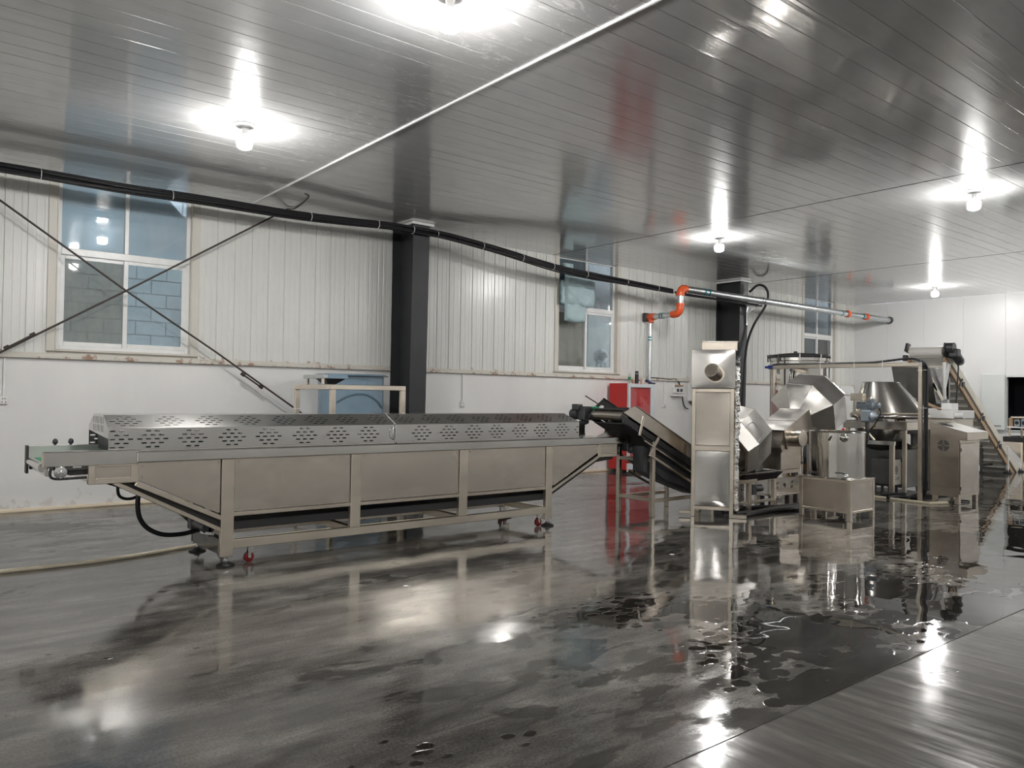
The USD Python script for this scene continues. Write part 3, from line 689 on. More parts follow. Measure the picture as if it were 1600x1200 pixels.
# carrying belt and its beds at both open ends
LC.add('belt', cbx(-1.40, 4.45, .09, CWD - .09, .945, .958, .003), 'green', False, 'green carrying belt')
LC.add('belt_bed', cbx(-1.3, 5.2, .08, CWD - .08, .90, .938, .003), 'steel_dark', False)
LC.add('guard', cat(cbx(-1.385, -.70, -.012, -.004, .940, 1.058, .003), cbx(-1.385, -.70, -.02, .03, 1.050, 1.060, .003)), 'steel_bright', 20)
LC.add('guard', cat(cbx(-1.40, -.70, CWD - .085, CWD - .075, .935, 1.06, .003)), 'guard_steel', 20)
LC.add('guard_end', cbx(-1.412, -1.392, CWD - .13, CWD - .045, .83, 1.065, .003), 'motor_dark', 20)
LC.add('guard_end', cbx(-1.392, -1.378, -.02, .035, .935, 1.06, .003), 'steel_frame', 20)
LC.add('end_roller', cat(cyl(P(-1.375, .06, .93), P(-1.375, CWD - .09, .93), .036, 20), cyl(P(-1.35, .0, .885), P(-1.35, CWD - .09, .885), .022, 16)), 'steel_bright', 40)
sp_ = LC.add('sprocket', cat(lathe(P(-1.27, -.012, .895), [(.030, 0), (.046, .003), (.046, .018), (.030, .021)], 24, (0, -1, 0)), lathe(P(-1.27, -.03, .895), [(.020, 0), (.020, .012), (.010, .015)], 16, (0, -1, 0))), 'chrome', 40)
chn = []
cp = [(-1.33, .93), (-1.335, .87), (-1.30, .845), (-1.20, .843), (-1.08, .846)]
cp = smooth_path([P(x, .005, z) for x, z in cp], 7)
for a, b in zip(cp[:-1], cp[1:]): chn.append(beam(a, b, .022, .020, b=.003))
LC.add('drive_chain', chn, 'motor_dark', False, 'dark drive chain', kind='stuff')
LC.add('bearing_block', cat(cbx(-1.38, -1.30, CWD - .09, CWD - .05, .86, .95), cbx(-1.20, -1.06, .1, CWD - .1, .86, .93)), 'motor_dark', 20)
LC.add('bracket', [cbx(-1.30, -1.24, .0, .02, .925, .945, .003), cbx(-1.18, -1.12, .0, .02, .925, .945, .003)], 'white', 20)
LC.add('knob', [cat(cyl(P(x, CWD - .06, 1.04), P(x, CWD - .06, 1.075), .010, 10), lathe(P(x, CWD - .06, 1.07), [(.016, 0), (.022, .012), (.020, .032), (.008, .045)], 16)) for x in (-1.19, -1.07)], 'motor_dark', 40)
# discharge end: short trough sides past the hood
LC.add('trough_side', plate([P(4.66, .05, 1.04), P(4.92, .05, 1.125), P(5.10, .05, 1.125), P(5.10, .05, 1.04)], .004), 'steel_bright', False)
LC.add('trough_side', plate([P(4.36, CWD - .1, 1.03), P(4.36, CWD - .1, 1.155), P(5.15, CWD - .1, 1.155), P(5.15, CWD - .1, 1.03)], .004), 'steel_dark', False)
LC.add('deflector', plate([P(4.36, .05, 1.045), P(4.36, CWD - .12, 1.045), P(4.66, CWD - .12, 1.052), P(4.66, .05, 1.052)], .004), 'steel_bright', False)
# drive under the left end: gear motor tray, hoses
LC.add('motor_tray', cat(cbx(-.02, .03, .06, CWD - .02, .10, .24), cbx(-.03, .0, .30, .80, .22, .34)), 'steel_dark', 20)
LC.add('drive_motor', cat(cyl(P(-.03, .30, .30), P(-.03, .62, .30), .055, 20), cbx(-.09, .03, .62, .74, .24, .38, .01)), 'motor_dark', 30)
LC.add('air_line', tube(smooth_path([P(-.02, .20, .262), P(-.05, .32, .255), P(-.06, .40, .25)], 5), .014, 10), 'white', 40)
LC.add('hose', tube(smooth_path([P(-.60, .35, .70), P(-.62, .35, .58), P(-.60, .36, .44), P(-.52, .40, .33), P(-.38, .45, .255), P(-.2, .5, .235), P(-.05, .5, .26)], 7), .020, 12), 'black_cable', 40, 'black hose looping below the left end')
LC.add('hose', tube(smooth_path([P(-.75, .5, .74), P(-.74, .5, .63), P(-.68, .5, .59), P(-.60, .5, .60), P(-.55, .5, .66)], 6), .013, 10), 'black_cable', 40)
single('floor_hose', tube(smooth_path([(-1.2, 7.72, .014), (.2, 7.72, .014), (.756, 7.715, .014), (1.47, 7.72, .014), (2.0, 7.83, .014), (2.34, 7.93, .014), (3.2, 8.05, .014), (5.6, 8.1, .014)], 8), .019, 10), 'hose', 'pale hose lying along the floor left of the long conveyor', 'hose')

# ================================================================== ALONG THE WALL
# crossed tie rods with turnbuckles
BYR = 11.2
def rod(name_label, pts, tb):
    t = Thing('brace_rod', name_label, 'brace', pts[0])
    t.add('rod', tube(pts, .013, 10), 'rod', 40)
    a, b = np.array(pts[0]), np.array(pts[-1]); d = (b - a) / np.linalg.norm(b - a); c = a + (b - a) * tb
    t.add('turnbuckle', cat(cyl(c - d * .19, c - d * .13, .024, 12), cyl(c + d * .13, c + d * .19, .024, 12), beam(c - d * .15 + (0, -.02, 0), c + d * .15 + (0, -.02, 0), .010, .016), beam(c - d * .15 + (0, .02, 0), c + d * .15 + (0, .02, 0), .010, .016)), 'rod', 30)
    return t
rod('dark tie rod slanting down to the right across the left window', [(.1, BYR, 4.34), (1.005, BYR, 3.82), (2.43, BYR, 2.855), (3.63, BYR, 2.087), (6.5, BYR, .16)], .63)
rod('dark tie rod slanting up to the right across the left window', [(.55, BYR + .03, 1.68), (1.04, BYR + .03, 1.975), (2.446, BYR + .03, 2.872), (4.64, BYR + .03, 4.315)], .17)
single('rod_hook', tube(smooth_path([(4.64, 11.22, 4.312), (4.72, 11.1, 4.322), (4.60, 10.4, 4.326), (4.48, 10.25, 4.329)], 5), .009, 8), 'rod', 'thin dark bent rod end against the ceiling above the left brace', 'rod')

# black cable bundle slung along the wall, then along the pipe
cb = Thing('cable_bundle', 'thick bundle of black cables slung below the ceiling along the long wall', 'cables', (4, 10.65, 4.1))
cpts = np.array([(-1.2, 10.65, 4.06), (.2, 10.65, 4.085), (.95, 10.65, 4.085), (1.56, 10.65, 4.08), (2.3, 10.65, 4.075), (3.15, 10.65, 4.098), (4.42, 10.65, 4.106), (5.3, 10.65, 4.14), (6.1, 10.655, 4.18), (6.66, 10.66, 4.172), (7.15, 10.65, 4.158), (8.235, 10.65, 4.065), (9.0, 10.65, 3.98), (9.75, 10.65, 3.913), (10.6, 10.62, 3.872), (11.12, 10.60, 3.85), (12.0, 10.52, 3.80), (12.66, 10.46, 3.76)])
base = smooth_path(cpts, 6)
offs = [(-.022, .024), (.024, .026), (0, -.002), (-.026, -.024), (.022, -.026), (.0, .05), (.002, -.05)]
for i, (dy, dz) in enumerate(offs):
    s = np.linspace(0, 1, len(base)); w = .010 * np.stack([np.zeros_like(s), np.sin(s * 19 + i * 2), np.sin(s * 15 + i)], 1)
    fl = np.interp(base[:, 0], [9, 10.5, 12, 13], [1, 1.25, .9, .6])[:, None]
    cb.add('cable', tube(base + fl * np.array([0, dy, dz]) + w, .020 if i < 5 else .014, 8), 'black_cable', 40)
for k in (4, 16, 28, 38, 46, 52, 58, 64, 70, 76, 82, 92, 98):
    t_ = base[min(k + 1, len(base) - 1)] - base[k]; d, s_, u_ = frame_of(t_)
    ring = [base[k] + .060 * (math.cos(a) * s_ + math.sin(a) * u_) for a in np.linspace(0, 2 * PI, 14, endpoint=False)]
    cb.add('cable_tie', tube(ring, .0045, 5, closed=True), 'white', 40, 'white cable tie')

# galvanised pipe with orange fittings
gp = Thing('water_pipe', 'galvanised water pipe with orange grooved fittings running high along the wall', 'pipe', (16, 10.35, 3.82))
PY, PZ = 10.35, 3.83
def arc(c, a, b, n=8):
    c, a, b = map(lambda q: np.asarray(q, float), (c, a, b)); return [c + (a - c) * math.cos(t) + (b - c) * math.sin(t) for t in np.linspace(0, PI / 2, n)]
gp.add('pipe_run', cyl((12.95, PY, PZ), (19.62, PY, PZ), .073, 24), 'galvanised', 40)
gp.add('pipe_run', cyl((19.62, PY, PZ), (20.62, PY, PZ), .066, 24), 'galvanised', 40)
gp.add('pipe_run', cyl((20.62, PY, PZ), (21.95, PY, PZ), .073, 24), 'galvanised', 40)
gp.add('end_flange', cyl((21.93, PY, PZ), (21.97, PY, PZ), .10, 24), 'motor_dark', 40)
gp.add('elbow', tube([(12.96, PY, PZ)] + arc((12.90, PY, PZ - .12), (12.90, PY, PZ), (12.78, PY, PZ - .12)) + [(12.78, PY, PZ - .145)], .083, 20), 'orange', 40, 'orange upper elbow')
gp.add('pipe_drop', cyl((12.78, PY, PZ - .13), (12.78, PY, 3.47), .062, 22), 'galvanised', 40)
gp.add('elbow', tube([(12.78, PY, 3.50)] + arc((12.78, PY + .13, 3.43), (12.78, PY, 3.43), (12.78, PY + .13, 3.30)) + [(12.785, PY + .21, 3.30)], .076, 20), 'orange', 40, 'orange lower elbow')
gp.add('coupling', cat(cyl((12.78, PY, 3.46), (12.78, PY, 3.515), .093, 22), cyl((12.78, PY, PZ - .155), (12.78, PY, PZ - .115), .093, 22)), 'orange', 40)
rp = Thing('riser_pipe', 'slim galvanised riser with an orange tee coming up the wall behind the red cooler', 'pipe', (12.88, 11.25, 0))
rp.add('pipe_branch', cyl((12.785, PY + .215, 3.30), (12.88, 11.21, 3.30), .062, 22), 'galvanised', 40)
rp.add('tee', cat(cyl((12.87, 11.10, 3.30), (12.885, 11.30, 3.30), .077, 20), cyl((12.88, 11.22, 3.30), (12.88, 11.22, 3.17), .060, 20)), 'orange', 40, 'orange reducing tee')
rp.add('wall_plate', box(12.79, 12.97, 11.29, W - .036, 3.21, 3.39), 'motor_dark', 20)
rp.add('down_pipe', cyl((12.88, 11.25, 3.2), (12.88, 11.25, .0), .036, 18), 'galvanised', 40)
for x in (19.62, 20.62): gp.add('coupling', cyl((x - .05, PY, PZ), (x + .05, PY, PZ), .092, 22), 'orange', 40, 'orange pipe coupling')
for x in (13.55, 13.70, 19.30, 20.42): gp.add('band', cyl((x - .022, PY, PZ), (x + .022, PY, PZ), .0755, 24), 'teal', 40, 'teal tape band')
for y in (10.82, 10.90): rp.add('band', cyl((12.785 + (y - 10.55) * .144 - .002, y - .014, 3.30), (12.785 + (y - 10.55) * .144 + .002, y + .014, 3.30), .0645, 22), 'teal', 40, 'teal tape band')
for z in (2.80, 2.86): rp.add('band', cyl((12.88, 11.25, z - .014), (12.88, 11.25, z + .014), .038, 18), 'teal', 40, 'teal tape band')
br = gp.add('bracket', [beam((15.60, 10.68, PZ - .30), (15.70, PY + .02, PZ - .06), .035), beam((15.60, 10.69, PZ - .09), (15.70, PY - .02, PZ - .085), .04), beam((15.66, 10.704, PZ - .55), (15.66, 10.704, PZ - .05), .05, .02, up=(0, 1, 0))], 'galvanised', 20)
gp.add('clamp', [tube([(x, PY + .078 * math.cos(a), PZ + .078 * math.sin(a)) for a in np.linspace(0, 2 * PI, 18, endpoint=False)], .008, 6, closed=True) for x in (15.66, 15.76)], 'galvanised', 40, under=br)
pcb = Thing('pipe_cable', 'two black cables strapped along the underside of the water pipe', 'cable', (15, 10.5, 3.7))
pcb.add('cable', tube(smooth_path([(12.74, 10.45, 3.755), (13.4, 10.43, 3.735), (14.2, 10.42, 3.735), (15.0, 10.42, 3.735), (15.8, 10.42, 3.735)], 6), .022, 8), 'black_cable', 40)
pcb.add('cable', tube(smooth_path([(12.74, 10.43, 3.72), (13.4, 10.40, 3.715), (14.2, 10.39, 3.715), (15.0, 10.39, 3.715), (15.8, 10.40, 3.715)], 6), .018, 8), 'black_cable', 40)
single('drop_cable', tube(smooth_path([(15.60, 10.60, 4.05), (15.80, 10.50, 4.22), (15.98, 10.42, 4.16), (16.02, 10.38, 3.95), (15.98, 10.45, 3.7), (15.82, 10.62, 3.30), (15.62, 10.66, 2.85), (15.5, 10.64, 2.3), (15.46, 10.68, 1.2), (15.5, 10.68, .1)], 8), .028, 10), 'black_cable', 'thick black cable looped over the water pipe and hanging down the far column', 'cable')

# sockets and conduits on the lower wall
def outlet(label, x, z0, ztop, w=.085, h=.10):
    t = Thing('wall_outlet', label, 'outlet', (x, W, z0))
    t.add('faceplate', box(x - w / 2, x + w / 2, W - .035, W, z0, z0 + h, .006), 'white', 20)
    t.add('socket_holes', [box(x + a - .004, x + a + .004, W - .037, W - .034, z0 + b, z0 + b + .018, .001) for a, b in ((-.018, .02), (.018, .02), (-.012, .06), (.012, .06))], 'motor_dark', False)
    t.add('conduit', box(x - .012, x + .012, W - .022, W, z0 + h, ztop, .003), 'white', 20)
outlet('white wall outlet with conduit at the left edge of the picture', 1.11, 1.345, 1.935, .09, .10)
outlet('white wall outlet with conduit to the right of the near column', 8.04, 1.33, 1.935)
outlet('small white wall outlet right of the red drinks cooler', 13.57, 1.33, 1.935, .07, .13)
sw = Thing('socket_box', 'white double socket box on the wall with cables above and below', 'socket box', (14.05, W, 1.58))
sw.add('box', box(13.84, 14.18, W - .07, W, 1.66, 1.80, .006), 'white', 20)
sw.add('tray', box(13.79, 14.18, W - .11, W, 1.585, 1.615, .005), 'white', 20)
sw.add('switch', [box(13.93 + i * .12, 14.01 + i * .12, W - .078, W - .068, 1.69, 1.76, .003) for i in range(2)], 'motor_dark', 20)
sw.add('terminal_strip', box(13.93, 14.16, W - .075, W, 1.815, 1.85, .004), 'tan', 20)
sw.add('feed_cable', tube(smooth_path([(12.95, W - .03, 1.99), (13.3, W - .03, 1.985), (13.7, W - .03, 1.97), (13.9, W - .03, 1.98), (14.02, W - .04, 1.92), (14.06, W - .05, 1.84)], 7), .014, 8), 'black_cable', 40)
sw.add('lead', tube(smooth_path([(14.15, W - .05, 1.60), (14.16, W - .06, 1.48), (14.22, W - .06, 1.36), (14.28, W - .07, 1.31), (14.33, W - .08, 1.30)], 7), .013, 8), 'black_cable', 40)
mb = Thing('meter_box', 'cream and white meter box on the wall left of the tall steel tower', 'box', (14.55, W, 1.45))
mb.add('case', box(14.40, 14.78, W - .14, W, 1.48, 1.95, .012), 'white', 20)
mb.add('door', box(14.40, 14.74, W - .155, W - .14, 1.47, 1.87, .006), 'cream', 20)
mb.add('vent_hood', hull([(14.42, W - .13, 1.47), (14.74, W - .13, 1.47), (14.52, W - .11, 1.40), (14.70, W - .11, 1.40), (14.42, W - .02, 1.47), (14.74, W - .02, 1.47), (14.52, W - .03, 1.40), (14.70, W - .03, 1.40)]), 'motor_dark', 20)
single('blue_glove', trimesh.Trimesh(*(lambda s: (np.asarray(s.vertices) * [.13, .035, .022] + [14.53, W - .194, 1.905], s.faces))(trimesh.creation.icosphere(2, 1.0)), process=False), 'navy', 'small blue bundle on the front of the meter box', 'bundle')

# red drinks cooler
fr = Thing('drinks_cooler', 'red upright drinks cooler with a silver-framed dark glass door', 'refrigerator', (12.14, 11.1, 0))
fx0, fx1, fy0, fy1, fz = 11.745, 12.54, 10.80, 11.35, 1.835
fr.add('cabinet', [box(fx0, fx0 + .03, fy0 + .05, fy1, .06, fz, .008), box(fx1 - .03, fx1, fy0 + .05, fy1, .06, fz, .008), box(fx0 + .03, fx1 - .03, fy1 - .03, fy1, .06, fz, .006), box(fx0 + .03, fx1 - .03, fy0 + .05, fy1 - .03, fz - .04, fz, .008), box(fx0 + .03, fx1 - .03, fy0 + .05, fy1 - .03, .06, .26, .008)], 'red', 20)
fr.add('door_frame', [box(fx0, fx0 + .065, fy0, fy0 + .05, .24, fz - .005, .008), box(fx1 - .11, fx1, fy0, fy0 + .05, .24, fz - .005, .008), box(fx0 + .065, fx1 - .11, fy0, fy0 + .05, fz - .085, fz - .005, .008), box(fx0 + .065, fx1 - .11, fy0, fy0 + .05, .24, .29, .008)], 'fridge_white', 20, 'silver-white door frame')
fr.add('door_glass', box(fx0 + .06, fx1 - .105, fy0 + .02, fy0 + .028, .285, fz - .08, .001), 'pane_red', False)
fr.add('liner', box(fx0 + .062, fx1 - .108, fy0 + .034, fy0 + .038, .285, fz - .085, .001), 'poster', False, 'deep red poster sheet behind the glass')
gly = []
for cx_ in (12.05, 12.16):                         # two-stroke red characters on the glass, hardly legible in the photograph
    for a, b in (((-.012, .04), (-.04, -.05)), ((.010, .05), (.042, -.05))):
        gly.append(beam((cx_ + a[0], fy0 + .016, 1.40 + a[1]), (cx_ + b[0], fy0 + .016, 1.40 + b[1]), .004, .009, up=(1, 0, 0), b=.001))
fr.add('door_lettering', gly, 'red', False, 'faint red characters on the glass door', kind='stuff')
fr.add('handle', box(fx1 - .055, fx1 - .03, fy0 - .014, fy0, 1.02, 1.14, .004), 'navy', 20)
fr.add('kick_panel', box(fx0 + .01, fx1 - .01, fy0 + .01, fy0 + .06, .07, .20, .006), 'fridge_white', 20)
for x in (fx0 + .08, fx1 - .08):
    for y in (fy0 + .1, fy1 - .08): fr.add('foot', cyl((x, y, 0), (x, y, .07), .022, 14), 'motor_dark', 40)
bt = Thing('water_bottle', 'clear plastic water bottle with a green label on the red cooler', 'bottle', (12.09, 11.1, fz))
bt.add('bottle', lathe((12.09, 11.1, fz), [(.028, 0), (.032, .006), (.032, .15), (.026, .18), (.013, .215), (.013, .23)], 22), 'bottle_clear', 40)
bt.add('label', lathe((12.09, 11.1, fz + .085), [(.0335, 0), (.0335, .055)], 22), 'green', 40)
bt.add('cap', cyl((12.09, 11.1, fz + .228), (12.09, 11.1, fz + .246), .015, 16), 'white', 40)
th = Thing('thermos', 'black thermos flask standing on the red cooler', 'flask', (12.31, 11.1, fz))
th.add('body', lathe((12.31, 11.1, fz), [(.038, 0), (.040, .006), (.040, .20), (.034, .212)], 24), 'black', 40)
th.add('lid', lathe((12.31, 11.1, fz), [(.034, .212), (.036, .218), (.036, .262), (.030, .27)], 24), 'black', 40)
th.add('band', lathe((12.31, 11.1, fz), [(.0355, .206), (.0355, .215)], 24), 'chrome', 40)
bx = Thing('carton', 'small pale carton beside the thermos on the red cooler', 'carton', (12.50, 11.1, fz))
bx.add('carton', box(12.44, 12.53, 11.05, 11.13, fz, fz + .085, .004), 'cream', 20); bx.add('lid', box(12.437, 12.533, 11.047, 11.133, fz + .083, fz + .098, .004), 'white', 20)
cu = Thing('cup', 'brown paper cup between the bottle and the thermos on the red cooler', 'cup', (12.20, 11.1, fz))
cu.add('cup', lathe((12.20, 11.1, fz), [(.026, 0), (.034, .085)], 18), 'tan', 40); cu.add('rim', lathe((12.20, 11.1, fz), [(.036, .083), (.036, .09)], 18), 'white', 40)
st = Thing('blue_strap', 'blue strap tied round the down pipe above the cooler', 'strap', (12.88, 11.1, 1.88))
st.add('strap', [beam((12.50, 11.0, 1.905), (12.72, 11.1, 1.88), .05, .06, b=.012), beam((12.70, 11.1, 1.875), (12.93, 11.2, 1.845), .05, .05, b=.012)], 'navy', 20)
st.add('knot', box(12.93, 13.02, 11.19, 11.25, 1.84, 1.875, .01), 'motor_dark', 20)

# tarp bundle hung in the middle window
def pillow(x0, x1, y, z0, z1, d, seed, sag=.03):
    nu, nv = 30, 30; V = []
    for side in (-1, 1):
        for j in range(nv):
            for i in range(nu):
                u, v = i / (nu - 1), j / (nv - 1)
                e = (max(0, 1 - abs(2 * u - 1) ** 4) * max(0, 1 - abs(2 * v - 1) ** 4)) ** .45
                x = x0 + (x1 - x0) * u; z = z0 + (z1 - z0) * v - sag * math.sin(u * PI) * (1 - v)
                n = meshkit.fbm(np.array([x * 5 + z * 2, z * 5 - x, seed + side]), 4, seed) - .5
                n2 = abs(meshkit.noise(np.array([x * 7 + z * 9, z * 3.2, seed * 3.1]), seed) - .5)
                V.append((x + .02 * n, y + side * d * e * (1 if side < 0 else .6) + (.07 * n - .05 * n2) * e, z + .02 * n))
    F = []
    for sgn, o in ((1, 0), (-1, nu * nv)):
        for j in range(nv - 1):
            for i in range(nu - 1):
                a, b, c, d_ = o + j * nu + i, o + j * nu + i + 1, o + (j + 1) * nu + i + 1, o + (j + 1) * nu + i
                F += [(a, b, c), (a, c, d_)] if sgn > 0 else [(a, c, b), (a, d_, c)]
    return trimesh.Trimesh(np.array(V), np.array(F), process=False)
tp = Thing('tarp_bundle', 'crumpled pale teal tarp bundle hanging from the upper left of the middle window', 'tarp', (10.7, W - .06, 3.1))
tp.add('upper_fold', pillow(10.36, 11.17, W - .15, 3.36, 4.06, .10, 3), 'cloth', 60)
tp.add('lower_fold', pillow(10.38, 10.95, W - .13, 3.05, 3.42, .08, 8), 'cloth', 60)
tp.add('gathered_top', pillow(10.36, 10.62, W - .10, 4.0, 4.2, .05, 5), 'cloth', 60)
tp.add('tie', tube(smooth_path([(10.35, W - .06, 4.17), (10.45, W - .12, 4.19), (10.55, W - .06, 4.15)], 5), .006, 6), 'white', 40)
tp.add('back_fold', pillow(10.29, 10.45, W - .11, 3.4, 3.85, .05, 9), 'cloth', 60)

# blue drum and the empty square frame behind the conveyor
bd = Thing('blue_drum', 'large blue plastic drum standing behind the conveyor next to the near column', 'drum', (5.35, 10.5, 0))
bc = (5.42, 10.60, 0)
bd.add('body', lathe(bc, [(.46, 0), (.475, .02), (.478, .5), (.487, .52), (.487, .56), (.478, .58), (.482, 1.15), (.490, 1.17), (.490, 1.21), (.482, 1.23), (.484, 1.80), (.47, 1.80), (.46, .06)], 56), 'blue_plastic', 25)
bd.add('rim', lathe(bc, [(.484, 1.795), (.552, 1.80), (.556, 1.812), (.50, 1.83), (.47, 1.826)], 56), 'blue_plastic', 25)
bd.add('moulded_arch', tube([(bc[0] + .487 * math.sin(a) , bc[1] - .487 * math.cos(a), 1.38 + .17 * math.cos((a + .2) * 1.9)) for a in np.linspace(-.9, .75, 24)], .022, 6), 'blue_plastic', 40)
bd.add('label_plate', hull([(bc[0] + (.484 + d) * math.sin(a), bc[1] - (.484 + d) * math.cos(a), z) for a in (.02, .26) for d in (0, .008) for z in (1.60, 1.71)]), 'blue_plastic', 20)
sf = Thing('tube_frame', 'L-shaped steel tube frame standing behind the conveyor before the blue drum', 'frame', (4.8, 9.4, 0))
x0, x1, y0, y1, zt = 4.29, 5.29, 8.88, 9.96, 1.655
for x, y in ((x0, y0), (x1, y0), (x0, y1)): sf.add('post', box(x - .032, x + .032, y - .032, y + .032, 0, zt - .066, .005), 'steel_frame', 20)
for a, b in (((x0 - .032, y0), (x1 + .032, y0)), ((x0, y0 + .032), (x0, y1 + .032))): sf.add('top_rail', beam((*a, zt - .034), (*b, zt - .034), .064, .064, b=.005), 'steel_frame', 20)
for a, b in (((x0, y0), (x1, y0)), ((x0, y0), (x0, y1))): sf.add('low_rail', beam((*a, .3), (*b, .3), .05), 'steel_frame', 20)
sf.add('clip', tube([(x0 - .037, y1 - .04, 1.33), (x0 - .037, y1 + .036, 1.33), (x0 + .037, y1 + .036, 1.33), (x0 + .037, y1 - .037, 1.33), (x0 - .037, y1 - .037, 1.33)], .004, 6), 'white', 30)
mt = Thing('motor_bracket', 'small grey steel bracket with hopper mounted on top of the square tube frame', 'bracket', (4.3, 9.4, zt))
mt.add('post', [box(4.275, 4.305, y - .02, y + .02, zt, zt + .085, .004) for y in (9.62, 9.16)], 'steel_frame', 20)
mt.add('channel', box(4.262, 4.318, 9.08, 9.70, zt + .075, zt + .125, .005), 'galvanised', 20)
mt.add('hopper', hull([(4.32, 9.15, zt + .075), (4.32, 9.45, zt + .075), (4.60, 9.15, zt + .075), (4.60, 9.45, zt + .075), (4.40, 9.25, zt - .0), (4.40, 9.38, zt - .0), (4.50, 9.25, zt - .0), (4.50, 9.38, zt - .0)]), 'motor_dark', 20)
mt.add('tray', box(4.31, 4.62, 9.12, 9.48, zt + .075, zt + .125, .004), 'blue_plastic', 20)

# ================================================================== INCLINED FEED CONVEYOR (rises towards the long conveyor)
IC = Thing('incline_conveyor', 'dark inclined belt conveyor descending behind the tall steel tower', 'conveyor', (7.9, 6.9, 0))
ang = math.atan2(1.396 - .943, 8.347 - 7.387)
ax = np.array([math.cos(ang), 0, -math.sin(ang)]); up = np.array([math.sin(ang), 0, math.cos(ang)])
O = np.array([7.255, 0, 1.459])
def ip(s, y, h): return O + ax * s + up * h + np.array([0, y, 0])
IL = 1.72; ya, yb = 6.65, 7.25
for y, nm in ((ya, 'near'), (yb, 'far')):
    t_ = .012
    gt = .03 if nm == 'near' else .125
    IC.add('side_guard', cat(plate([ip(-.06, y, -.14), ip(.10, y, gt), ip(IL, y, gt), ip(IL, y, -.14)], .006), beam(ip(.10, y, gt), ip(IL, y, gt), .03, .012, up=up)), 'steel' if nm == 'near' else 'black', 20)
    IC.add('belt_chain', beam(ip(-.06, y + (.02 if nm == 'near' else -.02), -.20), ip(IL, y + (.02 if nm == 'near' else -.02), -.20), .02, .07, up=up), 'black', 20)
    IC.add('lower_rail', beam(ip(.45, y, -.30), ip(IL, y, -.30), .025, .02, up=up), 'steel_frame', 20)
    IC.add('lower_rail', beam(ip(.62, y, -.42), ip(IL, y, -.42), .03, .035, up=up), 'steel_frame', 20)
    IC.add('side_skirt', plate([ip(.30, y + (.03 if nm == 'near' else -.03), -.2), ip(IL, y + (.03 if nm == 'near' else -.03), -.2), ip(IL, y + (.03 if nm == 'near' else -.03), -.31), ip(.5, y + (.03 if nm == 'near' else -.03), -.31)], .004), 'black', False)
    IC.add('strut', [beam(ip(.30, y - .003, -.02), ip(.33, y - .003, -.28), .012, .045), beam(ip(.68, y - .003, -.15), ip(.62, y - .003, -.42), .012, .05)], 'steel_frame', 20)
IC.add('belt', hull([ip(s, y, h) for s in (-.05, IL) for y in (ya + .04, yb - .04) for h in (-.10, -.085)]), 'motor_dark', False)
IC.add('return_belt', hull([ip(s, y, h) for s in (.05, IL) for y in (ya + .04, yb - .04) for h in (-.25, -.235)]), 'black', False)
for s in np.arange(.05, IL, .25): IC.add('cleat', hull([ip(s + a, y, h) for a in (0, .012) for y in (ya + .05, yb - .05) for h in (-.09, -.02)]), 'black', False)
IC.add('head_roller', cyl((7.20, ya + .03, 1.315), (7.20, yb - .02, 1.315), .062, 24), 'steel', 40, 'pale steel head roller')
IC.add('chain_edge', [beam(ip(-.10 + i * .036, ya - .002, -.245 + (.0 if i > 1 else .02)), ip(-.085 + i * .036, ya - .002, -.245 + (.0 if i > 1 else .02)), .03, .03, up=up, b=.004) for i in range(11)], 'motor_dark', False, kind='stuff')
IC.add('drive_motor', [box(7.06, 7.22, yb + .02, yb + .14, 1.24, 1.42, .012), cyl((7.10, yb + .14, 1.33), (7.10, yb + .27, 1.31), .075, 18), box(7.02, 7.12, yb + .1, yb + .22, 1.37, 1.45, .01), cyl((7.14, yb + .05, 1.23), (7.14, yb + .2, 1.18), .04, 12)], 'motor_dark', 25, 'black drive motor')
IC.add('green_end', [box(7.20, 7.30, yb - .04, yb + .03, 1.34, 1.42, .01)], 'green', 20)
IC.add('lamp_button', lathe((7.30, yb - .06, 1.40), [(.03, 0), (.035, .02), (.02, .05)], 16, (-.5, -.7, .3)), 'white', 40)
IC.add('far_strip', beam((7.12, yb + .06, 1.56), (7.75, yb + .04, 1.27), .02, .012), 'motor_dark', 20)
# stand
lx0, lx1 = 7.70, 8.32
for x in (7.72,):
    for y, zt in ((7.26, .93), (6.672, .98)):
        IC.add('leg', box(x - .028, x + .028, y - .028, y + .028, 0, zt, .004), 'steel_frame', 20)
    for z in (.735, .225): IC.add('cross_rail', box(x - .022, x + .022, 6.70, 7.24, z - .024, z + .024, .004), 'steel_frame', 20)
for y in (6.672, 7.24):
    IC.add('leg', box(8.66, 8.71, y - .026, y + .026, 0, .62, .004), 'steel_frame', 20)
    IC.add('foot_rail', box(7.74, 8.68, y - .02, y + .02, .19, .235, .004), 'steel_frame', 20)
IC.add('drip_pan', hull([(x, y, z) for y in (6.72, 6.90) for x, z in ((7.60, .92), (7.60, .60), (7.9, .47), (8.35, .32), (8.6, .24), (8.72, .24), (8.72, .45))]), 'motor_dark', False, 'dark drip pan under the belt')
IC.add('pan_rail', [beam((7.77, yb - .1, .56), (8.22, yb - .1, .36), .03, .03)], 'steel_frame', 20)
IC.add('motor', [box(7.56, 7.66, 6.96, 7.08, .84, .95, .012), cyl((7.60, 6.98, .86), (7.70, 6.93, .86), .045, 16)], 'motor_dark', 25)
IC.add('motor_cap', lathe((7.71, 6.93, .86), [(.045, 0), (.045, .02), (.02, .03)], 18, (.8, -.6, 0)), 'chrome', 40)
IC.add('power_cable', tube(smooth_path([(7.60, 6.93, .84), (7.68, 6.80, .72), (7.84, 6.68, .55), (8.02, 6.66, .44), (8.30, 6.66, .36), (8.7, 6.67, .22)], 7), .014, 10), 'black_cable', 40)

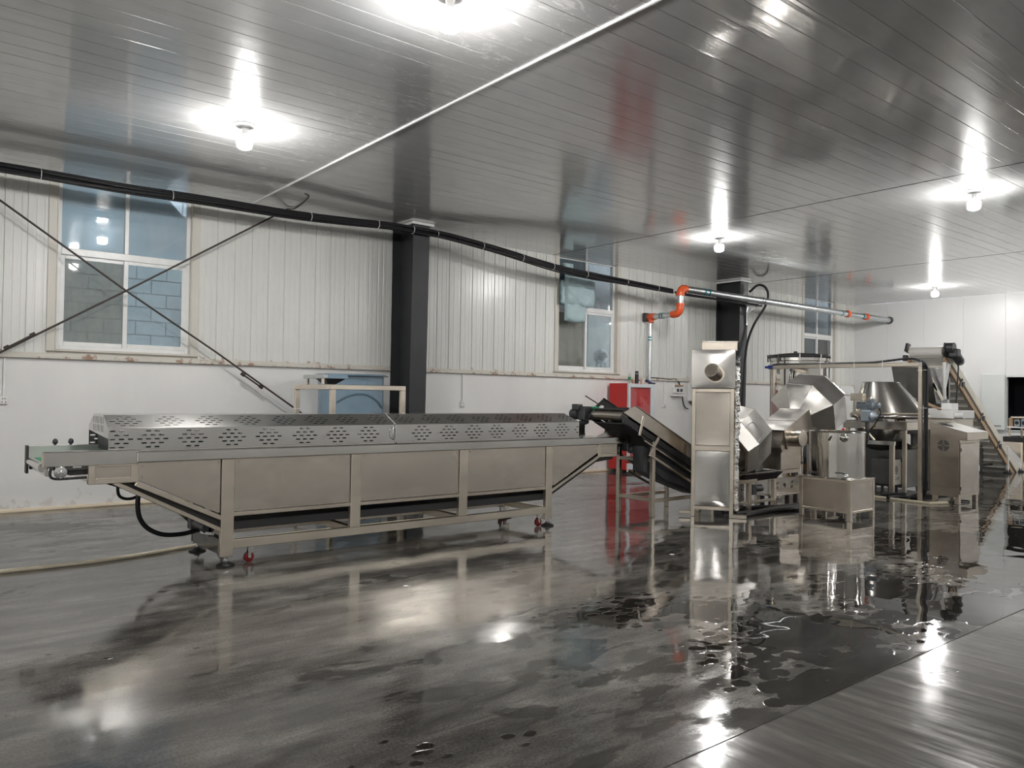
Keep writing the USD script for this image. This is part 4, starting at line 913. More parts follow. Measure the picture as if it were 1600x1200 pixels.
# ================================================================== TALL STEEL TOWER (turned towards the camera)
U = np.array([.58, -.8146, 0]); Nn = np.array([-.8146, -.58, 0]); TO = np.array([8.225, 6.449, 0])
def tb(u0, u1, d0, d1, z0, z1, b=.004):
    """Box in the tower's own axes: u along its face, d out of the face towards the room."""
    u0, u1 = sorted((u0, u1)); d0, d1 = sorted((d0, d1))
    m = box(u0, u1, d0, d1, z0, z1, b); v = np.asarray(m.vertices)
    m.vertices = TO + v[:, :1] * U + v[:, 1:2] * Nn + v[:, 2:] * np.array([0, 0, 1])
    if np.cross(U, Nn)[2] < 0: m.faces = m.faces[:, ::-1]
    return m
def tp_(u, d, z): return TO + u * U + d * Nn + np.array([0, 0, z])
TWW, TD = .535, -.25
TT = Thing('steel_tower', 'tall narrow stainless tower cabinet with a round perforated port near its top', 'cabinet', tp_(TWW / 2, TD / 2, 0))
for u in (0, TWW - .05):
    for d in (0, TD + .05): TT.add('leg', tb(u, u + .05, d - .05, d, 0, 1.68), 'steel_frame', 20)
for z0, z1 in ((.095, .145), (.865, .935), (1.63, 1.68)):
    TT.add('front_rail', tb(.045, TWW - .045, -.045, -.003, z0, z1), 'steel_frame', 20)
    TT.add('back_rail', tb(.045, TWW - .045, TD + .003, TD + .045, z0, z1), 'steel_frame', 20)
def bulge(u0, u1, z0, z1, d, amt, nu=14, nz=18):
    V = []; F = []
    for j in range(nz):
        for i in range(nu):
            a, b = i / (nu - 1), j / (nz - 1); V.append(tp_(u0 + (u1 - u0) * a, d + amt * math.sin(PI * a) ** .8 * math.sin(PI * b) ** .5, z0 + (z1 - z0) * b))
    for j in range(nz - 1):
        for i in range(nu - 1):
            k_ = j * nu + i; F += [(k_, k_ + nu + 1, k_ + 1), (k_, k_ + nu, k_ + nu + 1)]
    return trimesh.Trimesh(np.array(V), np.array(F)[:, ::-1], process=False)
TT.add('lower_panel', [bulge(.052, TWW - .052, .15, .862, -.006, .012), tb(.05, TWW - .05, -.03, -.02, .15, .862, .002)], 'steel_bright', 40)
TT.add('middle_panel', [bulge(.052, TWW - .052, .94, 1.625, -.014, -.006), tb(.05, TWW - .05, -.036, -.03, .94, 1.625, .002)], 'steel', 40)
for z0, z1 in ((.15, 1.66),): TT.add('side_panel', [tb(.004, .012, TD + .04, -.045, z0, z1, .001), tb(TWW - .012, TWW - .004, TD + .04, -.045, z0, z1, .001)], 'steel', False)
TT.add('head_box', tb(-.008, TWW + .012, TD, .035, 1.683, 2.185, .006), 'steel_bright', 20)
TT.add('head_face', [bulge(-.004, TWW + .008, 1.69, 2.18, .0365, .010)], 'steel_bright', 40)
TT.add('top_box', tb(.115, TWW + .035, TD - .02, -.07, 2.18, 2.30, .005), 'steel_frame', 20)
TT.add('top_lid', tb(.108, TWW + .045, TD - .03, -.06, 2.292, 2.306, .004), 'steel_bright', 20)
pc = tp_(.285, .045, 1.878)
PA = Nn - .42 * U + np.array([0, 0, .42]); PA /= np.linalg.norm(PA); _, PS, PU = frame_of(PA)
port = TT.add('port', lathe(pc - PA * .06, [(.098, 0), (.098, .15), (.094, .158)], 36, PA), 'steel', 40, 'round port stub')
holes = [Point(i * .023 + (j % 2) * .0115, j * .020).buffer(.0078, quad_segs=2) for i in range(-5, 6) for j in range(-5, 6)]
holes = [h for h in holes if h.centroid.distance(Point(0, 0)) < .080]
TT.add('perforated_disc', extrude2d(Point(0, 0).buffer(.0935, quad_segs=10).difference(unary_union(holes)), pc + PA * .106, PS, PU, .004), 'steel_frame', False, under=port)
TT.add('port_core', cyl(pc + PA * .080, pc + PA * .100, .092, 24), 'black', 30, under=port)
TT.add('port_flange', lathe(tp_(.30, .044, 1.862), [(.112, 0), (.112, .006), (.106, .008)], 36, Nn), 'steel_frame', 40, under=port)
foot = tp_(-.02, -.03, 0)
TT.add('foot_plate', [tb(-.15, .0, -.08, -.01, .03, .075, .004)], 'steel_frame', 20)
TT.add('foot_plate', [tb(TWW - .02, TWW + .17, -.09, .0, .0, .05, .004)], 'steel_frame', 20)
sp = [tp_(TWW + .03, -.10, z) + .008 * np.array([math.sin(z * 23), math.cos(z * 19), 0]) for z in np.linspace(.1, 2.1, 70)]
TT.add('flexible_duct', tube(sp, .040 + .008 * np.sin(np.arange(70) * 2.4), 12), 'foil', 60, 'crinkled foil duct up its right side')
TT.add('duct_joint', [cyl(tp_(TWW + .03, -.08, 1.98), tp_(TWW + .03, -.08, 2.02), .050, 16), cyl(tp_(TWW + .03, -.08, 2.08), tp_(TWW + .03, -.08, 2.11), .052, 16)], 'motor_dark', 40)
TT.add('latch', [tb(TWW - .004, TWW + .01, -.03, -.015, 1.30, 1.38, .002)], 'motor_dark', 20)

# ================================================================== OCTAGONAL DRUMS
def octring(c, az, el, roll, R, t):
    a = np.array([math.cos(az) * math.cos(el), math.sin(az) * math.cos(el), math.sin(el)])
    e1 = np.array([-math.sin(az), math.cos(az), 0]); e2 = np.cross(a, e1); k = np.arange(8) * PI / 4 + roll
    return np.asarray(c, float) + a * t + R * (np.cos(k)[:, None] * e1 + np.sin(k)[:, None] * e2)
def oct_axis(az, el): return np.array([math.cos(az) * math.cos(el), math.sin(az) * math.cos(el), math.sin(el)])
def oct_panels(t, c, az, el, roll, secs, mats):
    for (R0, t0), (R1, t1), mm, nm in zip(secs[:-1], secs[1:], mats, ('cone_panel', 'side_panel', 'mouth_panel')):
        a, b = octring(c, az, el, roll, R0, t0), octring(c, az, el, roll, R1, t1)
        for i in range(8):
            j = (i + 1) % 8; q = np.array([a[i], a[j], b[j], b[i]]); m = q.mean(0); q = m + (q - m) * .996
            t.add(nm, plate(q, .004), mm, False)
        if nm != 'cone_panel' or True:
            seam = [beam(a[i], a[(i + 1) % 8], .006, .006, b=.001) for i in range(8)]
            t.add('weld_seam', cat(seam), 'chrome', False, kind='stuff')
c1, az1, el1, ro1 = (9.528, 6.6, 1.046), 3.30, -.42, .958
D1 = Thing('octagonal_drum', 'smaller octagonal stainless tumbling drum, mouth tipped down left behind the steel tower', 'drum machine', (9.5, 6.6, 0))
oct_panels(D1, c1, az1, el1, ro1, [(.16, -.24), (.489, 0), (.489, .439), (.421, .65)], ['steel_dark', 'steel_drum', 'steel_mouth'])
a1 = oct_axis(az1, el1); rr = octring(c1, az1, el1, ro1, .421, .65); r2 = octring(c1, az1, el1, ro1, .385, .655)
D1.add('mouth_rim', cat([plate([rr[i], rr[(i + 1) % 8], r2[(i + 1) % 8], r2[i]], .012) for i in range(8)]), 'steel_frame', False)
D1.add('inner_floor', plate(octring(c1, az1, el1, ro1, .40, .42), .004), 'steel', False)
s0, s1_ = octring(c1, az1, el1, ro1, .492, .16), octring(c1, az1, el1, ro1, .492, .44)
k_ = int(np.argmin(np.abs(octring(c1, az1, el1, ro1, 1, 0) - (9.2, 5.9, 1.75)).sum(1)))
def onface(i, u, t):
    a, b = octring(c1, az1, el1, ro1, .493, t)[i % 8], octring(c1, az1, el1, ro1, .493, t)[(i + 1) % 8]; return a + (b - a) * u
FACE1 = 7
D1.add('hatch_handle', tube(smooth_path([onface(FACE1, .10, .46), onface(FACE1, .12, .33), onface(FACE1, .18, .25), onface(FACE1, .30, .23), onface(FACE1, .62, .23), onface(FACE1, .72, .26), onface(FACE1, .76, .34), onface(FACE1, .76, .46)], 5), .005, 8), 'chrome', 40)
D1.add('hub', cyl(np.array(c1) - a1 * .36, np.array(c1) - a1 * .2, .11, 24), 'steel_dark', 40)
c2, az2, el2, ro2 = (10.967, 6.6, 1.236), .088, .368, 1.251
D2 = Thing('octagonal_drum', 'larger octagonal stainless tumbling drum tilted up right behind the round vat', 'drum machine', (11.3, 6.6, 0))
oct_panels(D2, c2, az2, el2, ro2, [(.2, 0), (.544, .228), (.544, .67), (.47, .83)], ['steel_drum', 'steel_drum', 'steel_drum'])
D2.add('hub_plate', loft(octring(c2, az2, el2, ro2, .199, -.012), octring(c2, az2, el2, ro2, .199, .002)), 'steel_dark', False, 'dark hub plate')
a2 = oct_axis(az2, el2)
D2.add('hub_bolt', [lathe(np.array(c2) - a2 * .012 + q, [(.014, 0), (.014, .012), (.008, .018)], 8, -a2) for q in (octring((0, 0, 0), az2, el2, ro2 + .3, .15, 0))], 'chrome', 30)
D2.add('inner_floor', plate(octring(c2, az2, el2, ro2, .46, .80), .004), 'steel_dark', False)
# drive housing and pedestal between the drums
e1 = np.array([-math.sin(az2), math.cos(az2), 0]); e2_ = np.cross(a2, e1)
def hp(s, w, h): return np.array(c2) + a2 * s + e1 * w - e2_ * h if (np.cross(a2, e1))[2] < 0 else np.array(c2) + a2 * s + e1 * w + e2_ * h
def obox(s0, s1, w0, w1, h0, h1): return hull([hp(s, w, h) for s in (s0, s1) for w in (w0, w1) for h in (h0, h1)])
D2.add('drive_housing', obox(-.88, -.02, -.26, .20, -.10, .185), 'steel', False, 'tilted drive housing at the hub')
D2.add('housing_lid', obox(-.50, -.03, -.265, .205, .180, .20), 'steel_drum', False)
D2.add('housing_lid', obox(-.885, -.52, -.265, .205, .180, .20), 'steel_drum', False)
D2.add('housing_end', hull([hp(s, w, h) for w in (-.24, .18) for s, h in ((-.90, .16), (-.87, .16), (-1.02, -.02), (-.85, -.10), (-1.0, -.10))]), 'steel', False)
vp = np.array([10.40, 6.33, .985])
vt = D2.add('vent_duct', lathe(vp, [(.122, -.02), (.122, .05), (.118, .19), (.110, .195)], 32, (0, -1, 0)), 'steel', 40, 'round vent duct')
g_ = Point(0, 0).buffer(.112, quad_segs=10)
gh = [affinity.rotate(LineString([(-.011, 0), (.011, 0)]).buffer(.0062, quad_segs=2), 40).buffer(0) for _ in (0,)]
hl = []
for i in range(-4, 5):
    for j in range(-5, 6):
        s_ = affinity.translate(gh[0], i * .034 + (j % 2) * .017, j * .021)
        if s_.centroid.distance(Point(0, 0)) < .092: hl.append(s_)
D2.add('vent_grille', extrude2d(g_.difference(unary_union(hl)), vp + (0, -.192, 0), (1, 0, 0), (0, 0, 1), .004), 'chrome', False, under=vt)
D2.add('vent_core', cyl(vp + (0, -.12, 0), vp + (0, -.10, 0), .115, 24), 'black', 30, under=vt)
D2.add('duct_bracket', beam(vp + (-.10, -.02, .10), vp + (.06, -.02, .20), .03, .05), 'steel_frame', 20)
D2.add('pedestal', box(10.09, 10.62, 6.30, 6.78, .53, 1.02, .006), 'steel', 20)
D2.add('pedestal_leg', [box(x, x + .06, y, y + .06, 0, .53, .004) for x in (10.12, 10.54) for y in (6.70,)], 'steel_frame', 20)
D2.add('frame_post', [box(11.06, 11.12, y - .03, y + .03, 0, .98, .004) for y in (6.35, 6.85)], 'steel_frame', 20)
D2.add('roller_saddle', [hull([(x + dx, y + dy, z) for dx in (-.05, .05) for dy, z in ((-.03, .35), (.03, .35), (-.02, .86 + (x - 11.2) * .3), (.02, .86 + (x - 11.2) * .3))]) for x in (11.25, 11.6) for y in (6.42, 6.78)], 'steel_dark', 20)
D2.add('base_frame', [box(11.0, 11.85, y - .03, y + .03, .29, .35, .004) for y in (6.40, 6.80)] + [box(x - .03, x + .03, 6.40, 6.80, 0, .29, .004) for x in (11.1, 11.8)], 'steel_frame', 20)
D2.add('cross_brace', box(10.03, 10.62, 6.31, 6.37, .47, .528, .004), 'steel_frame', 20)
D1.add('collar_stand', hull([(9.72, 6.48, .5), (9.72, 6.74, .5), (9.92, 6.48, .5), (9.92, 6.74, .5), (9.78, 6.52, 1.2), (9.78, 6.70, 1.2), (9.86, 6.52, 1.22), (9.86, 6.70, 1.22)]), 'steel_dark', False)
tr_ = D1.add('tray', hull([(9.12, 6.22, .50), (10.02, 6.22, .52), (9.12, 7.0, .50), (10.02, 7.0, .52), (9.2, 6.3, .40), (9.98, 6.3, .42), (9.2, 6.9, .40), (9.98, 6.9, .42)]), 'black', False, 'dark tray under the drum')
D1.add('tray_rim', cat(beam((9.08, 6.21, .525), (10.03, 6.21, .545), .03, .014), beam((9.09, 6.21, .525), (9.09, 7.02, .54), .03, .014)), 'chrome', 20, under=tr_)
D1.add('stand_beam', [box(9.0, 9.46, 6.27, 6.33, .385, .445, .004), box(9.0, 10.0, 6.90, 6.96, .33, .39, .004)], 'steel_frame', 20)
D1.add('stand_leg', [box(x - .03, x + .03, y - .03, y + .03, 0.0, .40, .004) for x, y in ((9.30, 6.30), (9.95, 6.33), (9.30, 6.93), (9.95, 6.93))], 'steel_frame', 20)
D1.add('foot_rail', [box(9.1, 9.95, 6.28, 6.32, .10, .14, .003)], 'steel_frame', 20)
D1.add('gear_motor', cat(cyl((9.42, 6.32, .30), (9.62, 6.32, .30), .05, 16), box(9.36, 9.45, 6.27, 6.39, .22, .36, .01)), 'motor_dark', 30)
vb = Thing('vented_box', 'low stainless box with slanted vent slits standing left of the round vat stand', 'box', (10.45, 6.55, 0))
vb.add('body', box(10.05, 10.84, 6.455, 6.665, .16, .39, .005), 'steel_bright', 20)
vb.add('base_lip', box(10.03, 10.86, 6.40, 6.67, .135, .16, .003), 'steel_bright', 20)
vb.add('vent_slits', [beam((x, 6.453, z), (x + .016, 6.453, z + .04), .004, .009, up=(1, 0, 0), b=.001) for x0 in (10.22, 10.62) for x, z in ((x0, .29), (x0 + .035, .295), (x0 - .01, .22), (x0 + .025, .225))] + [beam((10.40 + i * .016, 6.453, .27 - i * .010), (10.43 + i * .016, 6.453, .315 - i * .010), .004, .007, up=(1, 0, 0), b=.001) for i in range(4)], 'black', False, kind='stuff')
vb.add('foot', [box(x, x + .05, y, y + .05, 0, .135, .003) for x in (10.10, 10.76) for y in (6.46, 6.60)], 'motor_dark', 20)
ab = Thing('amber_beacon', 'small amber cap with a navy top glimpsed left of the round vat', 'lamp', (11.62, 7.05, .36))
ab.add('cap', lathe((11.30, 6.92, .40), [(.045, 0), (.055, .02), (.055, .07), (.03, .10)], 20), 'yellow', 40)
ab.add('top', lathe((11.30, 6.92, .50), [(.035, 0), (.05, .03), (.05, .10), (.03, .12)], 20), 'navy', 40)
ab.add('post', cyl((11.30, 6.92, 0), (11.30, 6.92, .40), .02, 12), 'motor_dark', 40)

# ================================================================== ROUND VAT ON ITS STAND
vs = Thing('vat_stand', 'low stainless stand with panelled sides under the round vat', 'stand', (9.9, 5.34, 0))
x0, x1, y0, y1, zt = 9.57, 10.21, 4.985, 5.70, .53
for x, y in ((x0, y0), (x1 - .05, y0), (x0, y1 - .05), (x1 - .05, y1 - .05)): vs.add('leg', box(x, x + .05, y, y + .05, 0, zt - .005, .004), 'steel_frame', 20)
for a in (y0 + .006, y1 - .012): vs.add('panel', box(x0 + .045, x1 - .045, a, a + .006, .13, zt - .03, .001), 'steel', False)
for a in (x0 + .006, x1 - .012): vs.add('panel', box(a, a + .006, y0 + .045, y1 - .045, .13, zt - .03, .001), 'steel', False)
for z in (.10, zt - .035):
    vs.add('rail', box(x0 + .045, x1 - .045, y0 + .002, y0 + .04, z, z + .032, .003), 'steel_frame', 20); vs.add('rail', box(x0 + .045, x1 - .045, y1 - .04, y1 - .002, z, z + .032, .003), 'steel_frame', 20)
    vs.add('rail', box(x0 + .002, x0 + .04, y0 + .045, y1 - .045, z, z + .032, .003), 'steel_frame', 20); vs.add('rail', box(x1 - .04, x1 - .002, y0 + .045, y1 - .045, z, z + .032, .003), 'steel_frame', 20)
vs.add('top_plate', box(x0 - .003, x1 + .003, y0 - .003, y1 + .003, zt - .004, zt + .004, .002), 'steel_bright', 20)
vs.add('drain_rod', box(x0 + .015, x0 + .03, y0 - .012, y0 - .002, .03, .14, .002), 'steel_frame', 20) if False else vs.add('drain_rod', cyl((x0 + .02, y0 + .10, .035), (x0 + .02, y0 + .10, .11), .007, 10), 'steel_frame', 30)
vt = Thing('round_vat', 'open polished round vat standing on the low steel stand', 'vat', (9.9, 5.34, zt))
vc = (9.895, 5.345, zt + .004)
vt.add('body', lathe(vc, [(.33, 0), (.350, .004), (.350, .600), (.346, .600), (.346, .012)], 72), 'steel_vat', 25)
vt.add('rim', tube([(vc[0] + .351 * math.cos(a), vc[1] + .351 * math.sin(a), vc[2] + .600) for a in np.linspace(0, 2 * PI, 72, endpoint=False)], .0075, 8, closed=True), 'steel_bright', 40)
vt.add('base_ring', lathe(vc, [(.356, 0), (.358, .008), (.352, .014)], 72), 'steel_bright', 40)
def vpnt(deg, r, z):
    a = math.radians(deg); return (vc[0] + r * math.cos(a), vc[1] + r * math.sin(a), vc[2] + z)
vt.add('overflow_cup', lathe(vpnt(222, .34, .535), [(.058, 0), (.052, .03), (.03, .05), (.0, .055)], 28, (math.cos(math.radians(222)), math.sin(math.radians(222)), 0)), 'steel_mirror', 40)
vt.add('bracket', tube(smooth_path([vpnt(193, .355, .50), vpnt(193, .385, .50), vpnt(197, .385, .545), vpnt(197, .355, .545)], 4), .009, 8), 'motor_dark', 40)
vl = vt.add('drain_valve', cat(cyl(vpnt(222, .345, .04), vpnt(222, .44, .04), .020, 16), lathe(vpnt(222, .41, .04), [(.03, -.03), (.034, 0), (.03, .03)], 16, (math.sin(math.radians(222)), -math.cos(math.radians(222)), 0))), 'chrome', 40)
vt.add('valve_lever', beam(vpnt(222, .41, .075), vpnt(205, .40, .08), .012, .008), 'motor_dark', 20, under=vl)
vt.add('red_knob', [lathe(vpnt(15, .33, .61), [(.016, 0), (.02, .012), (.012, .026)], 16), ], 'red', 40, 'red knob on the far rim')

# ================================================================== TALL TANK WITH BLACK LID
tk = Thing('lidded_tank', 'tall polished tank with a black clamped lid behind the larger octagonal drum', 'tank', (13.7, 8.2, 0))
tc = (13.72, 8.2, 0)
tk.add('body', lathe(tc, [(.50, .35), (.53, .40), (.53, 2.33), (.52, 2.34)], 64), 'steel_mirror', 25)
tk.add('collar', lathe(tc, [(.535, 2.28), (.552, 2.29), (.552, 2.345), (.54, 2.35)], 64), 'steel_bright', 30)
tk.add('lid', lathe(tc, [(.565, 2.345), (.572, 2.36), (.572, 2.385), (.54, 2.41), (.30, 2.44), (.05, 2.45)], 64), 'black', 35, 'black rubber lid')
tk.add('lid_knob', lathe((tc[0] - .12, tc[1], 2.44), [(.03, 0), (.035, .02), (.03, .04)], 16), 'black', 40)
for dg in range(0, 360, 40):
    a = math.radians(dg + 12); q = np.array([math.cos(a), math.sin(a), 0])
    tk.add('clamp', cat(beam(np.array(tc) + q * .578 + (0, 0, 2.27), np.array(tc) + q * .585 + (0, 0, 2.41), .03, .02, up=q), beam(np.array(tc) + q * .52 + (0, 0, 2.415), np.array(tc) + q * .585 + (0, 0, 2.405), .03, .012)), 'chrome' if dg > 160 and dg < 330 else 'motor_dark', 20)
tk.add('leg', [cyl((tc[0] + .4 * math.cos(a), tc[1] + .4 * math.sin(a), 0), (tc[0] + .4 * math.cos(a), tc[1] + .4 * math.sin(a), .42), .03, 14) for a in (.8, 2.4, 3.9, 5.5)], 'steel_frame', 40)
tk.add('side_pipe', cat(tube(smooth_path([(13.02, 7.98, .5), (13.02, 7.98, 1.6), (13.06, 7.98, 1.95), (13.14, 7.98, 2.1)], 6), .022, 12), beam((13.0, 7.96, 1.86), (13.25, 8.0, 1.86), .02, .04)), 'steel_dark', 40)
single('wall_socket_panel', cat(box(21.2, 21.9, W - .06, W - .005, 1.72, 1.97, .006), box(21.45, 21.6, W - .075, W - .055, 1.78, 1.9, .004)), 'white', 'small white panel low on the cladding in the far corner', 'panel', smooth=20)

# ================================================================== GANTRY
ga = Thing('pipe_gantry', 'stainless goal-post frame carrying a black cable, standing before the kettle', 'frame', (12.5, 6.7, 0))
gx = 12.5
ga.add('post', [box(gx - .028, gx + .028, y - .028, y + .028, 0, 2.10, .004) for y in (5.40, 7.985)], 'steel_frame', 20)
ga.add('beam', box(gx - .03, gx + .03, 5.372, 7.98, 2.10, 2.163, .005), 'steel_frame', 20)
ga.add('corner_weld', box(gx - .032, gx + .032, 5.368, 5.43, 2.098, 2.165, .006), 'chrome', 20)
gcp = smooth_path([(gx, 8.02, 2.15), (gx - .01, 7.96, 2.175), (gx, 7.8, 2.185), (gx, 7.2, 2.176), (gx, 6.6, 2.178), (gx, 6.2, 2.176), (gx, 5.9, 2.20), (gx, 5.6, 2.225), (gx, 5.45, 2.20), (gx + .01, 5.37, 2.13), (gx + .045, 5.355, 2.0), (gx + .055, 5.36, 1.5), (gx + .06, 5.36, .8), (gx + .07, 5.37, .25), (gx + .15, 5.45, .05), (gx + .5, 5.65, .03)], 7)
ga.add('cable', tube(gcp, .017, 10), 'black_cable', 40, 'black cable along the top and down the front post')
ga.add('cable', tube(gcp[-48:] + np.array([.01, -.03, 0]), .016, 10), 'black_cable', 40)
for y in (7.05, 6.45, 5.98): ga.add('cable_tie', tube([(gx + a, y, z) for a, z in ((-.036, 2.09), (.036, 2.09), (.036, 2.2), (-.036, 2.2))], .004, 5, closed=True), 'white', 30)
for z in (2.04, 1.45): ga.add('cable_tie', tube([(gx + a, y, z) for a, y in ((-.034, 5.435), (.08, 5.435), (.08, 5.325), (-.034, 5.325))], .004, 5, closed=True), 'white', 30)
ga.add('clamp', cat(box(gx - .05, gx + .05, 7.97, 8.07, 2.10, 2.17, .012), cyl((gx, 8.04, 2.135), (gx, 8.14, 2.135), .022, 12)), 'navy', 30, 'navy clamp at the far corner')
single('floor_conduit', cat(beam((12.36, 6.3, .018), (12.28, 5.16, .018), .034, .034), beam((12.27, 5.17, .018), (12.62, 5.04, .018), .034, .034)), 'hose', 'pale L-shaped conduit lying on the floor at the foot of the gantry', 'conduit', smooth=20)
for i, (pts, lb) in enumerate((([(8.75, 5.98, .03), (9.05, 6.02, .03), (9.5, 6.03, .03), (10.0, 5.98, .03), (10.6, 6.12, .03), (11.4, 6.3, .03), (12.2, 6.5, .03)], 'black hose on the floor behind the vat stand, nearest of three'), ([(8.8, 6.16, .025), (9.2, 6.12, .025), (9.7, 6.15, .025), (10.25, 6.13, .025), (10.9, 6.28, .025), (12.2, 6.62, .025)], 'black hose on the floor behind the vat stand, middle of three'), ([(8.8, 6.36, .022), (9.4, 6.45, .022), (10.0, 6.25, .022), (10.5, 6.22, .022), (11.2, 6.35, .022), (12.2, 6.8, .022)], 'black hose on the floor behind the vat stand, farthest of three'))):
    single('floor_cable', tube(smooth_path(pts, 7), [.03, .025, .022][i], 10), 'black_cable', lb, 'hose')
fc = [[(12.55, 5.6, .03), (12.9, 5.75, .03), (13.4, 5.55, .03), (13.9, 5.5, .03)], [(12.7, 6.1, .03), (13.0, 5.85, .03), (13.5, 5.75, .03), (14.3, 5.6, .03)], [(12.3, 5.8, .03), (12.6, 5.72, .03), (12.75, 5.5, .03), (12.5, 5.42, .12)]]
for pts, lb in zip(fc, ('black hose on the floor between gantry and control console, nearest', 'black hose on the floor between gantry and control console, farther', 'black hose end curling up at the gantry foot')): single('floor_cable', tube(smooth_path(pts, 8), .028, 10), 'black_cable', lb, 'hose')
single('floor_cable', tube(smooth_path([(12.7, 5.0, .012), (12.95, 4.90, .012), (13.15, 4.95, .012), (13.1, 5.1, .012), (12.8, 5.12, .012)], 7), .009, 8), 'black_cable', 'thin black cable looped on the floor under the control console', 'cable')

# ================================================================== CONTROL CONSOLE
cc = Thing('control_console', 'stainless control console with sloped top, round vent and one door', 'cabinet', (13, 5, 0))
x0, x1 = 12.6, 13.37
side = [(4.88, .118), (4.88, .975), (4.77, .985), (4.77, 1.092), (5.27, 1.222), (5.29, 1.20), (5.30, .118)]
def yz(x, pts): return [(x, y, z) for y, z in pts]
cc.add('side', plate(yz(x0 + .002, side), .004), 'steel', False); cc.add('side', plate(yz(x1 - .002, side), .004), 'steel', False)
cc.add('back', box(x0, x1, 5.29, 5.30, .118, 1.2, .002), 'steel', False)
cc.add('front_frame', box(x0 + .004, x1 - .004, 4.883, 4.895, .118, .98, .002), 'steel_frame', False)
cc.add('bottom', box(x0, x1, 4.88, 5.3, .112, .122, .002), 'steel_frame', False)
cc.add('console_top', hull([(x, y, z + dz) for x in (x0 - .012, x1 + .012) for y, z in ((4.758, 1.09), (5.28, 1.226)) for dz in (0, .006)]), 'steel_bright', False, 'sloped console top')
cc.add('fascia', hull([(x, y, z) for x in (x0 - .012, x1 + .012) for y, z in ((4.758, 1.094), (4.758, .985), (4.764, 1.094), (4.764, .985))]), 'steel_frame', False)
cc.add('soffit', hull([(x, y, z) for x in (x0, x1) for y, z in ((4.76, .985), (4.89, .975), (4.76, .99), (4.89, .98))]), 'steel_frame', False)
dr = cc.add('door', box(x0 + .03, x1 - .03, 4.866, 4.880, .155, .925, .004), 'steel', 20)
cc.add('door_top_strip', box(x0 + .02, x1 - .02, 4.868, 4.882, .932, .962, .003), 'steel_frame', 20)
cc.add('handle', cat(box(x1 - .085, x1 - .055, 4.856, 4.868, .47, .57, .003), box(x1 - .078, x1 - .062, 4.848, 4.858, .48, .56, .003)), 'fridge_white', 20, under=dr)
cc.add('hinge', [box(x0 + .026, x0 + .042, 4.855, 4.868, z, z + .055, .003) for z in (.80, .22)], 'motor_dark', 20, under=dr)
def polar(r0, r1, a0, a1, n=8):
    a = np.linspace(a0, a1, n); return Polygon([(r1 * math.cos(t), r1 * math.sin(t)) for t in a] + [(r0 * math.cos(t), r0 * math.sin(t)) for t in a[::-1]])
vent = unary_union([polar(r, r + .014, q * PI / 2 + .14, (q + 1) * PI / 2 - .14) for q in range(4) for r in (.026, .048, .070)] + [Point(0, 0).buffer(.012)])
cc.add('vent', extrude2d(vent, (x0 - .0015, 5.10, .885), (0, -1, 0), (0, 0, 1), .003), 'black', False, 'round slotted vent', kind='stuff')
vent2 = unary_union([polar(r, r + .016, q * PI / 2 + .14, (q + 1) * PI / 2 - .14) for q in range(4) for r in (.03, .055, .08)])
cc.add('top_vent', extrude2d(vent2, (x0 + .20, 5.14, 1.200), (1, 0, 0), (0, .966, .259), .003), 'black', False, 'round slotted vent on the console top', kind='stuff')
for x in (x0 + .02, x1 - .10):
    for y in (4.885, 5.21): cc.add('leg', box(x, x + .08, y, y + .06, 0, .116, .004), 'steel_frame', 20)

# ================================================================== KETTLE WITH CONE HOOD
kt = Thing('cooking_kettle', 'large stainless cooking kettle under a slanted cone hood behind the gantry', 'kettle', (14, 6.58, 0))
kc = np.array([14.0, 6.58, 0.0])
n = 64
def ringk(c, r, z, ph=.1): return [(c[0] + r * math.cos(ph + 2 * PI * i / n), c[1] + r * math.sin(ph + 2 * PI * i / n), z) for i in range(n)]
kt.add('hood', loft(ringk(kc, .615, 1.345), ringk(kc + np.array([-.13, .10, 0]), .31, 1.885), False, False), 'steel_cone', 40, 'faceted slanted cone hood')
kt.add('hood_rim', tube(ringk(kc + np.array([-.13, .10, 0]), .31, 1.885), .006, 6, closed=True), 'steel_bright', 40)
kt.add('hood_base', lathe(kc, [(.60, 1.325), (.632, 1.33), (.632, 1.35), (.615, 1.352)], 60), 'steel_frame', 40)
kt.add('rim_tube', tube([(kc[0] + .625 * math.cos(a), kc[1] + .625 * math.sin(a), 1.285) for a in np.linspace(0, 2 * PI, 60, endpoint=False)], .042, 12, closed=True), 'steel_bright', 60)
kt.add('collar', lathe(kc, [(.585, 1.19), (.585, 1.30)], 60), 'steel_mirror', 30)
x0, x1, y0, y1 = 13.42, 14.56, 6.02, 7.14
kt.add('skirt', [box(x0, x1, y0, y0 + .02, 1.06, 1.20, .004), box(x0, x1, y1 - .02, y1, 1.06, 1.20, .004), box(x0, x0 + .02, y0 + .022, y1 - .022, 1.06, 1.20, .004), box(x1 - .02, x1, y0 + .022, y1 - .022, 1.06, 1.20, .004)], 'steel', 20)
kt.add('bowl', lathe(kc, [(.25, .62), (.42, .70), (.52, .85), (.56, 1.02), (.565, 1.19)], 60), 'steel_dark', 60)
kt.add('lower_casing', box(13.62, 14.5, 6.14, 7.0, .06, .72, .01), 'steel_dark', 20, 'dark lower casing')
kt.add('front_apron', hull([(13.55, y, z) for y in (6.1, 6.95) for z in (.86, .99)] + [(13.75, y, z) for y in (6.1, 6.95) for z in (.80, .99)]), 'steel_bright', 20)
kt.add('frame_post', [box(x - .03, x + .03, y - .03, y + .03, 0, 1.06, .004) for x in (13.48, 14.50) for y in (6.08, 7.08)], 'steel_frame', 20)
